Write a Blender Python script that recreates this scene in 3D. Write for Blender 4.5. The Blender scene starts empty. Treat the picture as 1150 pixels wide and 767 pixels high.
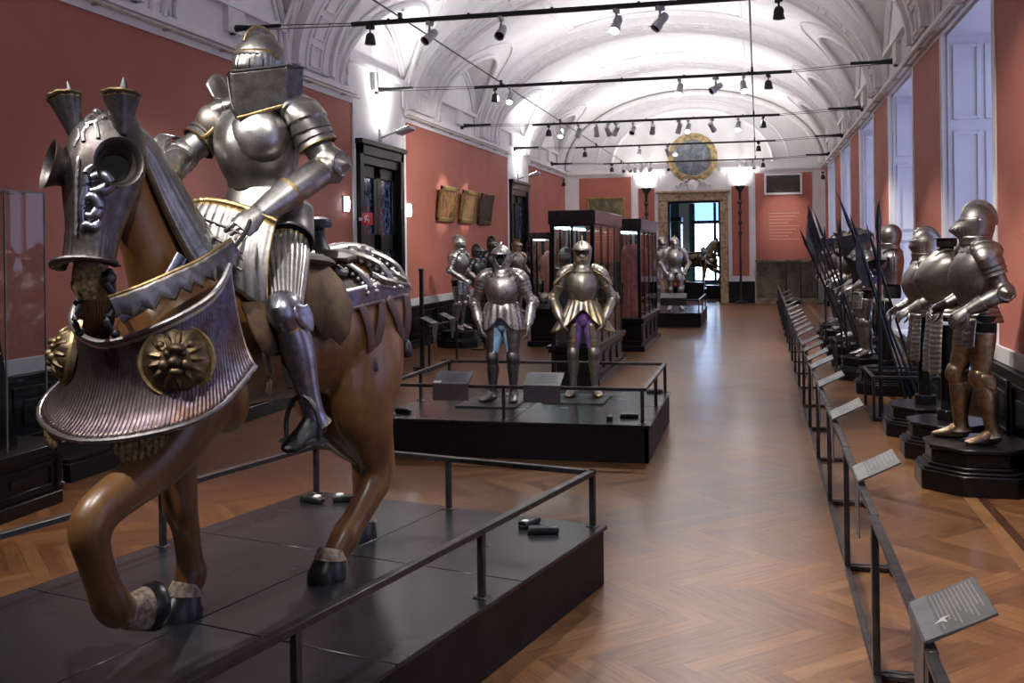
import bpy, math, random
from math import sin, cos, pi, radians, sqrt, exp, floor, atan2
from mathutils import Vector, Matrix
V = Vector
random.seed(7)
sc = bpy.context.scene
COL = sc.collection

# ------------------------------------------------------------------ materials
def nmat(name):
    m = bpy.data.materials.new(name); m.use_nodes = True
    nt = m.node_tree; b = nt.nodes['Principled BSDF']
    return m, nt, b

def mixc(nt, fac, a, b, blend='MIX'):
    n = nt.nodes.new('ShaderNodeMix'); n.data_type = 'RGBA'; n.blend_type = blend
    for s, v in ((n.inputs[0], fac), (n.inputs[6], a), (n.inputs[7], b)):
        if hasattr(v, 'is_output'): nt.links.new(v, s)
        elif isinstance(v, (int, float)): s.default_value = v
        else: s.default_value = (v[0], v[1], v[2], 1)
    return n.outputs[2]

def mth(nt, op, a, b=None, c=None):
    n = nt.nodes.new('ShaderNodeMath'); n.operation = op
    for s, v in zip(n.inputs, (a, b, c)):
        if v is None: continue
        if hasattr(v, 'is_output'): nt.links.new(v, s)
        else: s.default_value = v
    return n.outputs[0]

def coords(nt, scale=(1, 1, 1), kind='Object'):
    t = nt.nodes.new('ShaderNodeTexCoord'); mp = nt.nodes.new('ShaderNodeMapping')
    mp.inputs['Scale'].default_value = scale
    nt.links.new(t.outputs[kind], mp.inputs[0]); return mp.outputs[0]

def noise(nt, vec, scale, detail=4, rough=.55, dist=0):
    n = nt.nodes.new('ShaderNodeTexNoise'); n.inputs['Scale'].default_value = scale
    n.inputs['Detail'].default_value = detail; n.inputs['Roughness'].default_value = rough
    n.inputs['Distortion'].default_value = dist
    nt.links.new(vec, n.inputs['Vector']); return n.outputs[0]

def ramp(nt, fac, stops):
    r = nt.nodes.new('ShaderNodeValToRGB'); e = r.color_ramp.elements
    while len(e) < len(stops): e.new(.5)
    for el, (p, c) in zip(e, stops):
        el.position = p; el.color = (c[0], c[1], c[2], 1) if not isinstance(c, (int, float)) else (c, c, c, 1)
    nt.links.new(fac, r.inputs[0]); return r.outputs[0]

def bump(nt, b, h, strength=.3, dist=.01):
    n = nt.nodes.new('ShaderNodeBump'); n.inputs['Strength'].default_value = strength
    n.inputs['Distance'].default_value = dist
    nt.links.new(h, n.inputs['Height']); nt.links.new(n.outputs[0], b.inputs['Normal'])

def simple(name, col, rough=.5, metal=0, var=.15, scale=8, bmp=0, col2=None, coat=0, rvar=.1, spec=.5):
    m, nt, b = nmat(name); b.inputs['Specular IOR Level'].default_value = spec
    v = coords(nt); n = noise(nt, v, scale)
    c2 = col2 or tuple(max(0, x * (1 - var * 2)) for x in col)
    f = ramp(nt, n, ((.35, 0), (.65, 1)))
    nt.links.new(mixc(nt, f, col, c2), b.inputs['Base Color'])
    nt.links.new(mth(nt, 'MULTIPLY_ADD', n, rvar * 2, rough - rvar), b.inputs['Roughness'])
    b.inputs['Metallic'].default_value = metal
    if coat: b.inputs['Coat Weight'].default_value = coat; b.inputs['Coat Roughness'].default_value = .12
    if bmp: bump(nt, b, noise(nt, v, scale * 6), bmp, .004)
    return m

def steel(name, col, rough=.3, tint=None, scr=.12, gold=None):
    """worn plate: blotchy tarnish, fine scratches"""
    m, nt, b = nmat(name)
    v = coords(nt); big = noise(nt, v, 5, 5, .65); fine = noise(nt, coords(nt, (1, 1, .25)), 90, 3, .7)
    med = noise(nt, v, 24, 4, .7, .6)
    f = ramp(nt, big, ((.36, 0), (.66, 1)))
    c = mixc(nt, f, col, tint or tuple(x * .5 for x in col))
    c = mixc(nt, mth(nt, 'MULTIPLY', ramp(nt, med, ((.42, 0), (.62, 1))), .5), c, tuple(x * .32 for x in (tint or col)))
    if gold:
        g = ramp(nt, noise(nt, v, 26, 4, .7, 1.5), ((.54, 0), (.60, 1)))
        c = mixc(nt, g, c, gold)
    nt.links.new(c, b.inputs['Base Color'])
    b.inputs['Metallic'].default_value = 1
    r = mth(nt, 'MULTIPLY_ADD', big, .22, rough - .11)
    r = mth(nt, 'MULTIPLY_ADD', fine, scr, r)
    nt.links.new(r, b.inputs['Roughness'])
    nt.links.new(mth(nt, 'MULTIPLY_ADD', med, .16, r), b.inputs['Roughness'])
    bump(nt, b, mth(nt, 'ADD', mth(nt, 'MULTIPLY', fine, .6), med), .16, .004)
    return m

def emit(name, col, s):
    m, nt, b = nmat(name)
    b.inputs['Base Color'].default_value = (0, 0, 0, 1)
    b.inputs['Emission Color'].default_value = (*col, 1); b.inputs['Emission Strength'].default_value = s
    return m

M = {}
M['steel'] = steel('steel', (.50, .475, .455), .25)
M['steel_bright'] = steel('bright_steel', (.62, .595, .57), .23)
M['steel_dark'] = steel('dark_steel', (.30, .28, .27), .28)
M['steel_brown'] = steel('russet_steel', (.36, .31, .285), .31, (.17, .12, .10))
M['steel_blue'] = steel('blued_steel', (.40, .41, .48), .20, (.30, .28, .34))
M['steel_black'] = steel('blackened_steel', (.11, .11, .12), .33)
M['steel_purple'] = steel('heat_tinted_steel', (.40, .35, .40), .30, (.24, .18, .20))
M['steel_plum'] = steel('plum_tinted_steel', (.15, .118, .128), .30, (.085, .062, .064))
M['steel_floor_tint'] = steel('floor_tinted_leg_steel', (.40, .30, .20), .28, (.20, .13, .08))  # brown floor reflection put into the leg steel's colour
M['wall_letter'] = simple('wall_letter', (.62, .36, .30), .7, 0, .05, 10)
M['gold_paint'] = simple('pale_gold', (.60, .45, .22), .5, .2, .3, 8, .2)
M['steel_head'] = steel('dark_head_steel', (.17, .158, .16), .30, (.085, .07, .062))
M['etched_steel'] = steel('etched_steel', (.56, .53, .51), .30, gold=(.13, .11, .105))
M['band_blue'] = steel('dark_blue_band', (.15, .145, .22), .34, (.14, .08, .06))
M['gilt_steel'] = steel('etched_gilt_steel', (.50, .47, .44), .3, gold=(.42, .31, .15))
M['gilt'] = steel('worn_gilding', (.62, .47, .22), .33, (.26, .18, .09))
M['bronze'] = steel('embossed_bronze', (.30, .22, .12), .36, (.10, .07, .05))
M['black_metal'] = simple('black_metal', (.022, .022, .025), .42, .0, .2, 12)
M['dark_rail'] = simple('dark_rail', (.075, .072, .075), .34, .6, .2, 14)
M['black_wood'] = simple('black_lacquered_wood', (.009, .008, .009), .30, 0, .2, 3, rvar=.04, spec=.32)
M['black_cloth'] = simple('black_cloth', (.008, .008, .010), .9, 0, .2, 30, .3)
M['cavity'] = simple('dark_cavity', (.004, .004, .004), .95, 0, .1, 5)  # near-black colour standing in for shade inside hollows and slits
M['deck'] = simple('platform_deck', (.019, .019, .023), .27, 0, .12, 1.2, rvar=.03)
M['skirt'] = simple('platform_skirt', (.012, .010, .012), .45, 0, .25, 3, spec=.25)
M['plaster'] = simple('white_plaster', (.80, .78, .79), .75, 0, .04, 2.5, .05)
M['stucco'] = simple('stucco', (.82, .80, .81), .7, 0, .04, 6)
M['shutter'] = simple('painted_shutter', (.70, .70, .74), .5, 0, .03, 3)
M['red_wall'] = simple('red_wall_paint', (.42, .135, .098), .72, 0, .05, 1.3, .04)
M['dado'] = simple('grey_white_dado', (.60, .59, .60), .6, 0, .05, 2)
M['cream_trim'] = simple('cream_trim', (.62, .55, .44), .5, 0, .1, 9)
M['leather'] = simple('tan_suede', (.15, .088, .045), .85, 0, .3, 9, .3)
M['leather_dark'] = simple('dark_leather', (.055, .032, .022), .6, 0, .3, 14, .3)
M['strap'] = simple('studded_strap', (.075, .055, .085), .5, .3, .4, 45, .5, col2=(.13, .06, .03))
M['fringe'] = simple('straw_fringe', (.36, .24, .09), .9, 0, .4, 60, .6)
M['hoof'] = simple('black_hoof', (.013, .013, .015), .35, 0, .3, 12)
M['sock'] = simple('pale_fetlock', (.42, .34, .27), .8, 0, .3, 40, .5, col2=(.16, .09, .05))
M['tail_hair'] = simple('dark_tail_hair', (.035, .018, .016), .7, 0, .4, 50, .6)
M['blue_cloth'] = simple('pale_blue_cloth', (.24, .40, .55), .85, 0, .2, 18, .2)
M['purple_cloth'] = simple('purple_cloth', (.16, .075, .25), .85, 0, .25, 18, .2)
M['red_cloth'] = simple('crimson_cloth', (.36, .03, .04), .85, 0, .25, 18, .2)
M['pink_cloth'] = simple('rose_silk', (.66, .25, .20), .8, 0, .2, 10, .2)
M['white_cloth'] = simple('cream_cloth', (.62, .55, .45), .85, 0, .2, 18, .2)
M['fixture_black'] = simple('black_fixture', (.012, .012, .013), .5, 0, .2, 10)
M['fixture_grey'] = simple('grey_fixture', (.55, .56, .60), .4, .3, .1, 10)
M['plaque_face'] = simple('plaque_face', (.085, .09, .10), .45, 0, .1, 10)
M['plaque_side'] = simple('plaque_side', (.16, .165, .18), .38, .3, .1, 10)
M['paper'] = simple('pale_print', (.62, .62, .62), .7, 0, .05, 10)
M['white_lens'] = simple('white_lens', (.75, .75, .75), .4, 0, .05, 10)
M['red_lens'] = simple('red_lens', (.7, .1, .04), .4, 0, .05, 10)
M['sign_red'] = simple('sign_red', (.60, .02, .025), .5, 0, .05, 10)
M['sign_white'] = simple('sign_white', (.8, .8, .8), .5, 0, .03, 10)
M['gold_frame'] = simple('gold_frame', (.42, .29, .10), .42, .6, .3, 20, .3)
M['brass_panel'] = simple('brass_case', (.30, .235, .145), .4, .25, .3, 4)
M['grille'] = simple('vent_grille', (.13, .10, .09), .6, 0, .1, 10)
M['green_wall'] = simple('green_wall', (.07, .16, .12), .7, 0, .05, 3)
M['lamp_on'] = emit('lit_lens', (1, .97, .92), 30)
M['sconce_on'] = emit('lit_sconce', (.72, .90, 1), 9)
M['flood_on'] = emit('lit_flood', (1, .98, .95), 40)
M['window_light'] = emit('daylit_pane', (.56, .62, 1), 1.15)
M['far_window'] = emit('far_daylit_pane', (.55, .75, 1), 7)
M['far_blind'] = emit('daylit_blind', (.16, .32, .85), 2.4)
M['case_led'] = emit('case_led', (.55, .85, .9), 16)
M['shaft_blue'] = simple('blue_black_shaft', (.016, .018, .030), .4, .1, .3, 10)

def glass_mat():
    m, nt, b = nmat('clear_glass'); nt.nodes.remove(b)
    o = nt.nodes['Material Output']; t = nt.nodes.new('ShaderNodeBsdfTransparent')
    g = nt.nodes.new('ShaderNodeBsdfGlossy'); g.inputs['Roughness'].default_value = .02
    t.inputs[0].default_value = (.93, .95, .95, 1)
    f = nt.nodes.new('ShaderNodeLayerWeight'); f.inputs[0].default_value = .5
    n = noise(nt, coords(nt), 3)
    f5 = mth(nt, 'MULTIPLY_ADD', mth(nt, 'POWER', f.outputs['Facing'], 5), .6, .035)
    mx = nt.nodes.new('ShaderNodeMixShader')
    nt.links.new(mth(nt, 'MULTIPLY', f5, mth(nt, 'MULTIPLY_ADD', n, .2, .9)), mx.inputs[0])
    nt.links.new(t.outputs[0], mx.inputs[1]); nt.links.new(g.outputs[0], mx.inputs[2])
    nt.links.new(mx.outputs[0], o.inputs[0]); return m
M['glass'] = glass_mat()

def horse_wood():
    m, nt, b = nmat('chestnut_wood')
    v = coords(nt, (1, 1, .35)); n = noise(nt, v, 7, 5, .6); w = noise(nt, v, 40, 3, .6)
    c = ramp(nt, n, ((.3, (.085, .034, .010)), (.5, (.17, .076, .021)), (.72, (.26, .128, .038))))
    nt.links.new(mixc(nt, .25, c, mixc(nt, w, (.06, .022, .008), (.24, .10, .035))), b.inputs['Base Color'])
    b.inputs['Roughness'].default_value = .36; b.inputs['Coat Weight'].default_value = .25
    b.inputs['Coat Roughness'].default_value = .25
    bump(nt, b, w, .1, .004); return m
M['horse'] = horse_wood()

def parquet():
    m, nt, b = nmat('herringbone_parquet')
    W, L = .105, 8.0
    t = nt.nodes.new('ShaderNodeTexCoord'); mp = nt.nodes.new('ShaderNodeMapping')
    mp.inputs['Rotation'].default_value = (0, 0, radians(45)); mp.inputs['Scale'].default_value = (1 / W, 1 / W, 1)
    nt.links.new(t.outputs['Object'], mp.inputs[0])
    s = nt.nodes.new('ShaderNodeSeparateXYZ'); nt.links.new(mp.outputs[0], s.inputs[0])
    p, q = s.outputs[0], s.outputs[1]
    i, j = mth(nt, 'FLOOR', p), mth(nt, 'FLOOR', q)
    k = mth(nt, 'FLOORED_MODULO', mth(nt, 'SUBTRACT', i, j), 2 * L)
    hor = mth(nt, 'LESS_THAN', k, L - .5)                      # 1: plank lies along p
    i0 = mth(nt, 'SUBTRACT', i, mth(nt, 'MULTIPLY', hor, k))
    j1 = mth(nt, 'SUBTRACT', j, mth(nt, 'SUBTRACT', 2 * L - 1, k))
    jj = mth(nt, 'ADD', mth(nt, 'MULTIPLY', hor, j), mth(nt, 'MULTIPLY', mth(nt, 'SUBTRACT', 1, hor), j1))
    cv = nt.nodes.new('ShaderNodeCombineXYZ')
    nt.links.new(i0, cv.inputs[0]); nt.links.new(jj, cv.inputs[1]); nt.links.new(hor, cv.inputs[2])
    wn = nt.nodes.new('ShaderNodeTexWhiteNoise'); nt.links.new(cv.outputs[0], wn.inputs[0])
    # grain along the plank
    a = mth(nt, 'ADD', mth(nt, 'MULTIPLY', hor, p), mth(nt, 'MULTIPLY', mth(nt, 'SUBTRACT', 1, hor), q))
    c = mth(nt, 'ADD', mth(nt, 'MULTIPLY', hor, q), mth(nt, 'MULTIPLY', mth(nt, 'SUBTRACT', 1, hor), p))
    gv = nt.nodes.new('ShaderNodeCombineXYZ')
    nt.links.new(mth(nt, 'MULTIPLY', a, .22), gv.inputs[0]); nt.links.new(mth(nt, 'MULTIPLY', c, 2.2), gv.inputs[1])
    nt.links.new(mth(nt, 'MULTIPLY', wn.outputs[0], 37), gv.inputs[2])
    g = noise(nt, gv.outputs[0], 2.2, 4, .6)
    base = ramp(nt, wn.outputs[0], ((0, (.085, .033, .013)), (.3, (.14, .060, .022)), (.6, (.20, .092, .034)), (.95, (.29, .14, .053)), (1, (.10, .042, .017))))
    col = mixc(nt, .55, base, ramp(nt, g, ((.3, (.09, .034, .012)), (.7, (.27, .125, .047)))))
    fr = mth(nt, 'FRACT', c)
    seam = mth(nt, 'LESS_THAN', mth(nt, 'MINIMUM', fr, mth(nt, 'SUBTRACT', 1, fr)), .022)
    col = mixc(nt, mth(nt, 'MULTIPLY', seam, .7), col, (.05, .022, .012))
    nt.links.new(col, b.inputs['Base Color'])
    big = noise(nt, coords(nt), 1.3, 3)
    nt.links.new(mth(nt, 'ADD', mth(nt, 'MULTIPLY_ADD', wn.outputs[0], .05, .24), mth(nt, 'MULTIPLY', big, .14)), b.inputs['Roughness'])
    b.inputs['Coat Weight'].default_value = .35; b.inputs['Coat Roughness'].default_value = .16
    return m
M['parquet'] = parquet()
M['inlay_light'] = simple('pale_floor_strip', (.30, .15, .062), .3, 0, .15, 8)
M['inlay_dark'] = simple('dark_floor_strip', (.085, .034, .018), .3, 0, .2, 8)

def marble():
    m, nt, b = nmat('brown_marble'); v = coords(nt)
    n = noise(nt, v, 5.5, 6, .7, 1.2)
    nt.links.new(ramp(nt, n, ((.3, (.10, .055, .03)), (.45, (.30, .20, .11)), (.58, (.42, .33, .21)), (.72, (.22, .12, .06)))), b.inputs['Base Color'])
    b.inputs['Roughness'].default_value = .25; return m
M['marble'] = marble()

def painting(name, stops, sx=6, sz=3, seed=0):
    m, nt, b = nmat(name)
    n = noise(nt, coords(nt, (sx, sx, sz)), 1.6, 5, .65, .8)
    nt.links.new(ramp(nt, n, stops), b.inputs['Base Color']); b.inputs['Roughness'].default_value = .35
    return m
M['paint_a'] = painting('figures_painting', ((.36, (.02, .018, .015)), (.48, (.13, .05, .025)), (.56, (.33, .17, .06)), (.66, (.06, .055, .05))))
M['paint_b'] = painting('figures_painting_b', ((.36, (.03, .02, .015)), (.5, (.24, .12, .04)), (.58, (.10, .10, .09)), (.68, (.36, .22, .10))))
M['paint_c'] = painting('dark_painting', ((.36, (.02, .02, .02)), (.55, (.055, .045, .04)), (.7, (.10, .07, .05))))
M['paint_d'] = painting('landscape_painting', ((.36, (.05, .06, .04)), (.5, (.13, .12, .06)), (.62, (.28, .22, .10)), (.7, (.09, .08, .05))), 1.6, 1.2)
M['fresco'] = painting('blue_grey_fresco', ((.35, (.10, .12, .15)), (.5, (.20, .23, .26)), (.65, (.34, .37, .38))), 2.5, 2.5)
def door_glass():
    m, nt, b = nmat('leaded_door_glass')
    n = noise(nt, coords(nt, (7, 7, 5)), 1.5, 3, .7)
    nt.links.new(ramp(nt, n, ((.4, (.01, .014, .03)), (.52, (.04, .07, .16)), (.62, (.16, .24, .40)), (.7, (.03, .04, .08)))), b.inputs['Base Color'])
    b.inputs['Roughness'].default_value = .08; return m
M['door_glass'] = door_glass()

# ------------------------------------------------------------------ mesh builder
def catmull(P, t):
    n = len(P) - 1; x = min(max(t, 0), 1) * n; i = min(int(x), n - 1); f = x - i
    p0 = P[max(i - 1, 0)]; p1 = P[i]; p2 = P[i + 1]; p3 = P[min(i + 2, n)]
    def c(a, b, c_, d): return .5 * ((2 * b) + (-a + c_) * f + (2 * a - 5 * b + 4 * c_ - d) * f * f + (-a + 3 * b - 3 * c_ + d) * f ** 3)
    if isinstance(p1, (int, float)): return c(p0, p1, p2, p3)
    return V([c(p0[k], p1[k], p2[k], p3[k]) for k in range(len(p1))])

class MB:
    def __init__(s): s.v = []; s.f = []; s.m = []; s.s = []; s.X = None
    def add(s, vs, fs, m=0, smooth=True):
        o = len(s.v)
        s.v += [(s.X @ V(p)) if s.X else V(p) for p in vs]
        for k, f in enumerate(fs):
            s.f.append([o + i for i in f]); s.m.append(m if isinstance(m, int) else m[k]); s.s.append(smooth)
        return s
    def box(s, c, d, m=0, R=None):
        x, y, z = [k / 2 for k in d]
        vs = [V(p) for p in ((-x, -y, -z), (x, -y, -z), (x, y, -z), (-x, y, -z), (-x, -y, z), (x, -y, z), (x, y, z), (-x, y, z))]
        if R: vs = [R @ p for p in vs]
        return s.add([p + V(c) for p in vs], ((3, 2, 1, 0), (4, 5, 6, 7), (0, 1, 5, 4), (1, 2, 6, 5), (2, 3, 7, 6), (3, 0, 4, 7)), m, False)
    def box2(s, a, b, m=0):
        return s.box([(p + q) / 2 for p, q in zip(a, b)], [abs(q - p) for p, q in zip(a, b)], m)
    def surf(s, fn, nu, nv, closed=True, cap0=False, cap1=False, mat=None, skip=None, smooth=True):
        """fn(u,v): u,v in 0..1; u runs round"""
        nx = nu if closed else nu + 1
        vs = [fn(i / nu, j / nv) for j in range(nv + 1) for i in range(nx)]
        fs = []; ms = []
        for j in range(nv):
            for i in range(nu):
                if skip and skip((i + .5) / nu, (j + .5) / nv): continue
                i2 = (i + 1) % nx
                fs.append((j * nx + i, j * nx + i2, (j + 1) * nx + i2, (j + 1) * nx + i))
                ms.append(mat((i + .5) / nu, (j + .5) / nv) if mat else 0)
        if cap0: fs.append(tuple(range(nx))[::-1]); ms.append(mat(.5, 0) if mat else 0)
        if cap1: fs.append(tuple(nv * nx + i for i in range(nx))); ms.append(mat(.5, 1) if mat else 0)
        return s.add(vs, fs, ms, smooth)
    def loft(s, st, n=16, sub=4, ref=(0, -1, 0), mod=None, arc=None, cap=True, mat=None, lames=0, lame=.07, sq=1.0):
        """st: list of (point, a, b): a = half size sideways, b = half size along ref"""
        P = [V(x[0]) for x in st]; A = [float(x[1]) for x in st]; B = [float(x[2] if len(x) > 2 else x[1]) for x in st]
        nv = max(1, (len(st) - 1) * sub); ref = V(ref); fr = []
        for j in range(nv + 1):
            t = j / nv; e = 1e-3
            p = catmull(P, t) if sub > 1 else P[j]
            if sub > 1: T = (catmull(P, min(1, t + e)) - catmull(P, max(0, t - e)))
            else: T = P[min(j + 1, nv)] - P[max(j - 1, 0)]
            T.normalize(); S = ref.cross(T)
            if S.length < .05: S = V((1, 0, 0)).cross(T) if abs(T.x) < .9 else V((0, 0, 1)).cross(T)
            S.normalize(); Bv = T.cross(S)
            a = catmull(A, t) if sub > 1 else A[j]; b = catmull(B, t) if sub > 1 else B[j]
            k = 1 + (lame * ((t * lames) % 1.0) if lames else 0)
            fr.append((p, S, Bv, max(a, 1e-4) * k, max(b, 1e-4) * k, t))
        def fn(u, v):
            p, S, Bv, a, b, t = fr[int(round(v * nv))]
            ph = u * 2 * pi if not arc else arc[0] + (arc[1] - arc[0]) * u
            c, d = cos(ph), sin(ph)
            if sq != 1: c = math.copysign(abs(c) ** sq, c); d = math.copysign(abs(d) ** sq, d)
            r = mod(t, ph) if mod else 1
            return p + S * (a * c * r) + Bv * (b * d * r)
        return s.surf(fn, n, nv, closed=not arc, cap0=cap and not arc, cap1=cap and not arc, mat=mat)
    def tube(s, pts, r, n=8, m=0, cap=True, sub=1, ref=(0, .13, 1)):
        rr = r if isinstance(r, (list, tuple)) else [r] * len(pts)
        return s.loft([(p, q, q) for p, q in zip(pts, rr)], n=n, sub=sub, ref=ref, cap=cap, mat=(lambda u, v: m))
    def bar(s, a, b, w, h=None, m=0):
        """square bar a->b; w sideways, h vertical"""
        a = V(a); b = V(b); T = (b - a); L = T.length; T.normalize()
        up = V((0, 0, 1)) if abs(T.z) < .95 else V((0, 1, 0))
        S = T.cross(up).normalized(); U = S.cross(T)
        R = Matrix((S, T, U)).transposed()
        return s.box((a + b) / 2, (w, L, h or w), m, R)
    def lathe(s, prof, n=20, c=(0, 0, 0), R=None, m=0, mod=None, mat=None):
        c = V(c); nv = len(prof) - 1
        def fn(u, v):
            r, z = prof[int(round(v * nv))]; ph = u * 2 * pi; k = mod(ph, v) if mod else 1
            p = V((r * k * cos(ph), r * k * sin(ph), z))
            return (R @ p if R else p) + c
        return s.surf(fn, n, nv, cap0=prof[0][0] > 1e-3, cap1=prof[-1][0] > 1e-3, mat=mat or (lambda u, v: m))
    def ball(s, c, r, m=0, n=14, R=None):
        c = V(c); rx, ry, rz = r if isinstance(r, (list, tuple)) else (r, r, r)
        def fn(u, v):
            a = pi * (v * .998 + .001); p = V((rx * sin(a) * cos(u * 2 * pi), ry * sin(a) * sin(u * 2 * pi), -rz * cos(a)))
            return (R @ p if R else p) + c
        return s.surf(fn, n, max(6, n * 2 // 3), mat=lambda u, v: m)
    def prism(s, poly, z0, z1, m=0):
        n = len(poly)
        vs = [(x, y, z0) for x, y in poly] + [(x, y, z1) for x, y in poly]
        fs = [tuple(range(n))[::-1], tuple(range(n, 2 * n))] + [(i, (i + 1) % n, n + (i + 1) % n, n + i) for i in range(n)]
        return s.add(vs, fs, m, False)
    def extr(s, poly, O, U, W, N, th, m=0):
        """flat polygon (2D) in plane O+xU+yW, thickness th along N"""
        O, U, W, N = V(O), V(U), V(W), V(N); n = len(poly)
        vs = [O + U * x + W * y for x, y in poly]; vs += [p + N * th for p in vs]
        fs = [tuple(range(n))[::-1], tuple(range(n, 2 * n))] + [(i, (i + 1) % n, n + (i + 1) % n, n + i) for i in range(n)]
        return s.add(vs, fs, m, False)

def obj(name, mb, mats, parent=None, bevel=0, solid=0, sub=0, sharp=40, kind=None, label=None):
    me = bpy.data.meshes.new(name); me.from_pydata([tuple(p) for p in mb.v], [], mb.f)
    if not isinstance(mats, (list, tuple)): mats = [mats]
    for m in mats: me.materials.append(M[m] if isinstance(m, str) else m)
    me.polygons.foreach_set('material_index', mb.m); me.polygons.foreach_set('use_smooth', mb.s)
    me.update()
    if sharp: me.set_sharp_from_angle(angle=radians(sharp))
    o = bpy.data.objects.new(name, me); COL.objects.link(o)
    if parent is not None: o.parent = parent
    if solid:
        md = o.modifiers.new('solid', 'SOLIDIFY'); md.thickness = solid; md.offset = 0
    if bevel:
        md = o.modifiers.new('bevel', 'BEVEL'); md.width = bevel; md.segments = 1; md.limit_method = 'ANGLE'; md.angle_limit = radians(40)
    if sub:
        md = o.modifiers.new('subsurf', 'SUBSURF'); md.levels = sub; md.render_levels = sub
    if kind: o['kind'] = kind
    if label: o['label'] = label
    return o

def thing(name, label, cat, loc=(0, 0, 0), rz=0, group=None, scale=1):
    o = bpy.data.objects.new(name, None); COL.objects.link(o)
    o.location = loc; o.rotation_euler = (0, 0, rz); o.scale = (scale,) * 3
    o.empty_display_size = .1
    o['label'] = label; o['category'] = cat
    if group: o['group'] = group
    return o

def tag(o, label, cat, group=None):
    o['label'] = label; o['category'] = cat
    if group: o['group'] = group
    return o

def dup(root, label, loc=None, rz=None, group=None, scale=None):
    def cp(o, par):
        c = o.copy(); COL.objects.link(c)
        if par is not None: c.parent = par
        for ch in list(o.children): cp(ch, c)
        return c
    r = cp(root, None); r['label'] = label
    if loc is not None: r.location = loc
    if rz is not None: r.rotation_euler = (0, 0, rz)
    if group: r['group'] = group
    if scale: r.scale = (scale,) * 3
    return r

def struct(name, mb, mats, bevel=0, **k): return obj(name, mb, mats, bevel=bevel, kind='structure', **k)
ORD = ['first', 'second', 'third', 'fourth', 'fifth', 'sixth', 'seventh', 'eighth', 'ninth', 'tenth', 'eleventh', 'twelfth', 'thirteenth', 'fourteenth', 'fifteenth', 'sixteenth', 'seventeenth', 'eighteenth', 'nineteenth', 'twentieth']
# ------------------------------------------------------------------ the hall (X across, Y down the hall)
XL, XR, YB, YE, ZC = -6.7, 2.2, -8.0, 36.0, 4.55
XC, HA_, ZS, RISE = (XL + XR) / 2, (XR - XL) / 2, 4.72, 2.68
LR = 1.62                                                      # lunette radius
NICHE = [11.98 + 5.2 * k for k in range(-3, 5)]                # window niches on the right
LUN_R = NICHE
LUN_L = [11.98 + 5.2 * k + .25 for k in range(-3, 5)]
RIBS = [11.98 + 5.2 * (k + .5) for k in range(-4, 4)]

fl = MB(); fl.box2((XL - .3, YB, -.08), (XR + 1.1, 47, 0)); struct('floor', fl, 'parquet')
bd = MB(); bd.box2((1.50, YB, 0), (1.60, YE, .002), 0); bd.box2((1.60, YB, 0), (1.67, YE, .002), 1)
struct('floor_border', bd, ['inlay_light', 'inlay_dark'])

def barrel(th): return XC + HA_ * cos(th), ZS + RISE * sin(th)
def lun(y, cs):
    for c in cs:
        if abs(y - c) < LR: return ZS + sqrt(max(0, LR * LR - (y - c) ** 2))
    return 0
ys = sorted(set([round(YB + .5 * k, 3) for k in range(int((YE - YB) / .5) + 1)] +
                [round(c + LR * cos(pi * k / 20), 4) for c in LUN_L + LUN_R for k in range(21)]))
ys = [y for y in ys if YB <= y <= YE]
NT = 110
vt = MB(); nx = NT + 1; vs = []; fs = []
for y in ys:
    for k in range(nx):
        th = pi * k / NT; x, z = barrel(th)
        z = max(z, lun(y, LUN_R if x > XC else LUN_L) if abs(x - XC) > HA_ * .5 else 0)
        vs.append((x, y, z))
for j in range(len(ys) - 1):
    for k in range(NT): fs.append((j * nx + k, j * nx + k + 1, (j + 1) * nx + k + 1, (j + 1) * nx + k))
vt.add(vs, fs); struct('ceiling', vt, 'plaster', sharp=30)

# transverse ribs with coffers
def rib(y, n):
    m = MB(); w = .66
    def band(y0, y1, d, a0=0, a1=pi, nt=72):
        def fn(u, v):
            th = a0 + (a1 - a0) * v
            k = [(y0, 0), (y0, d), (y1, d), (y1, 0)][int(round(u * 4)) % 4]
            return V((XC + (HA_ - k[1]) * cos(th), k[0], ZS + (RISE - k[1]) * sin(th)))
        m.surf(fn, 4, nt, cap0=True, cap1=True, smooth=False)
    band(y - w, y + w, .10)
    band(y - w - .012, y - w + .10, .16); band(y + w - .10, y + w + .012, .16)
    for s in (-1, 1): band(y + s * .30 - .035, y + s * .30 + .035, .128)
    N = 19
    for k in range(N):                                       # coffer frames between the fillets
        a0 = pi * (k + .14) / N; a1 = pi * (k + .86) / N
        for s in (-.18, .18): band(y + s - .02, y + s + .02, .135, a0, a1, 4)
        for a in (a0, a1): band(y - .20, y + .20, .135, a - .006, a + .006, 1)
    struct('trim_%d' % n, m, 'stucco', sharp=30)
for n, y in enumerate(RIBS): rib(y, n + 1)

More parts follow.
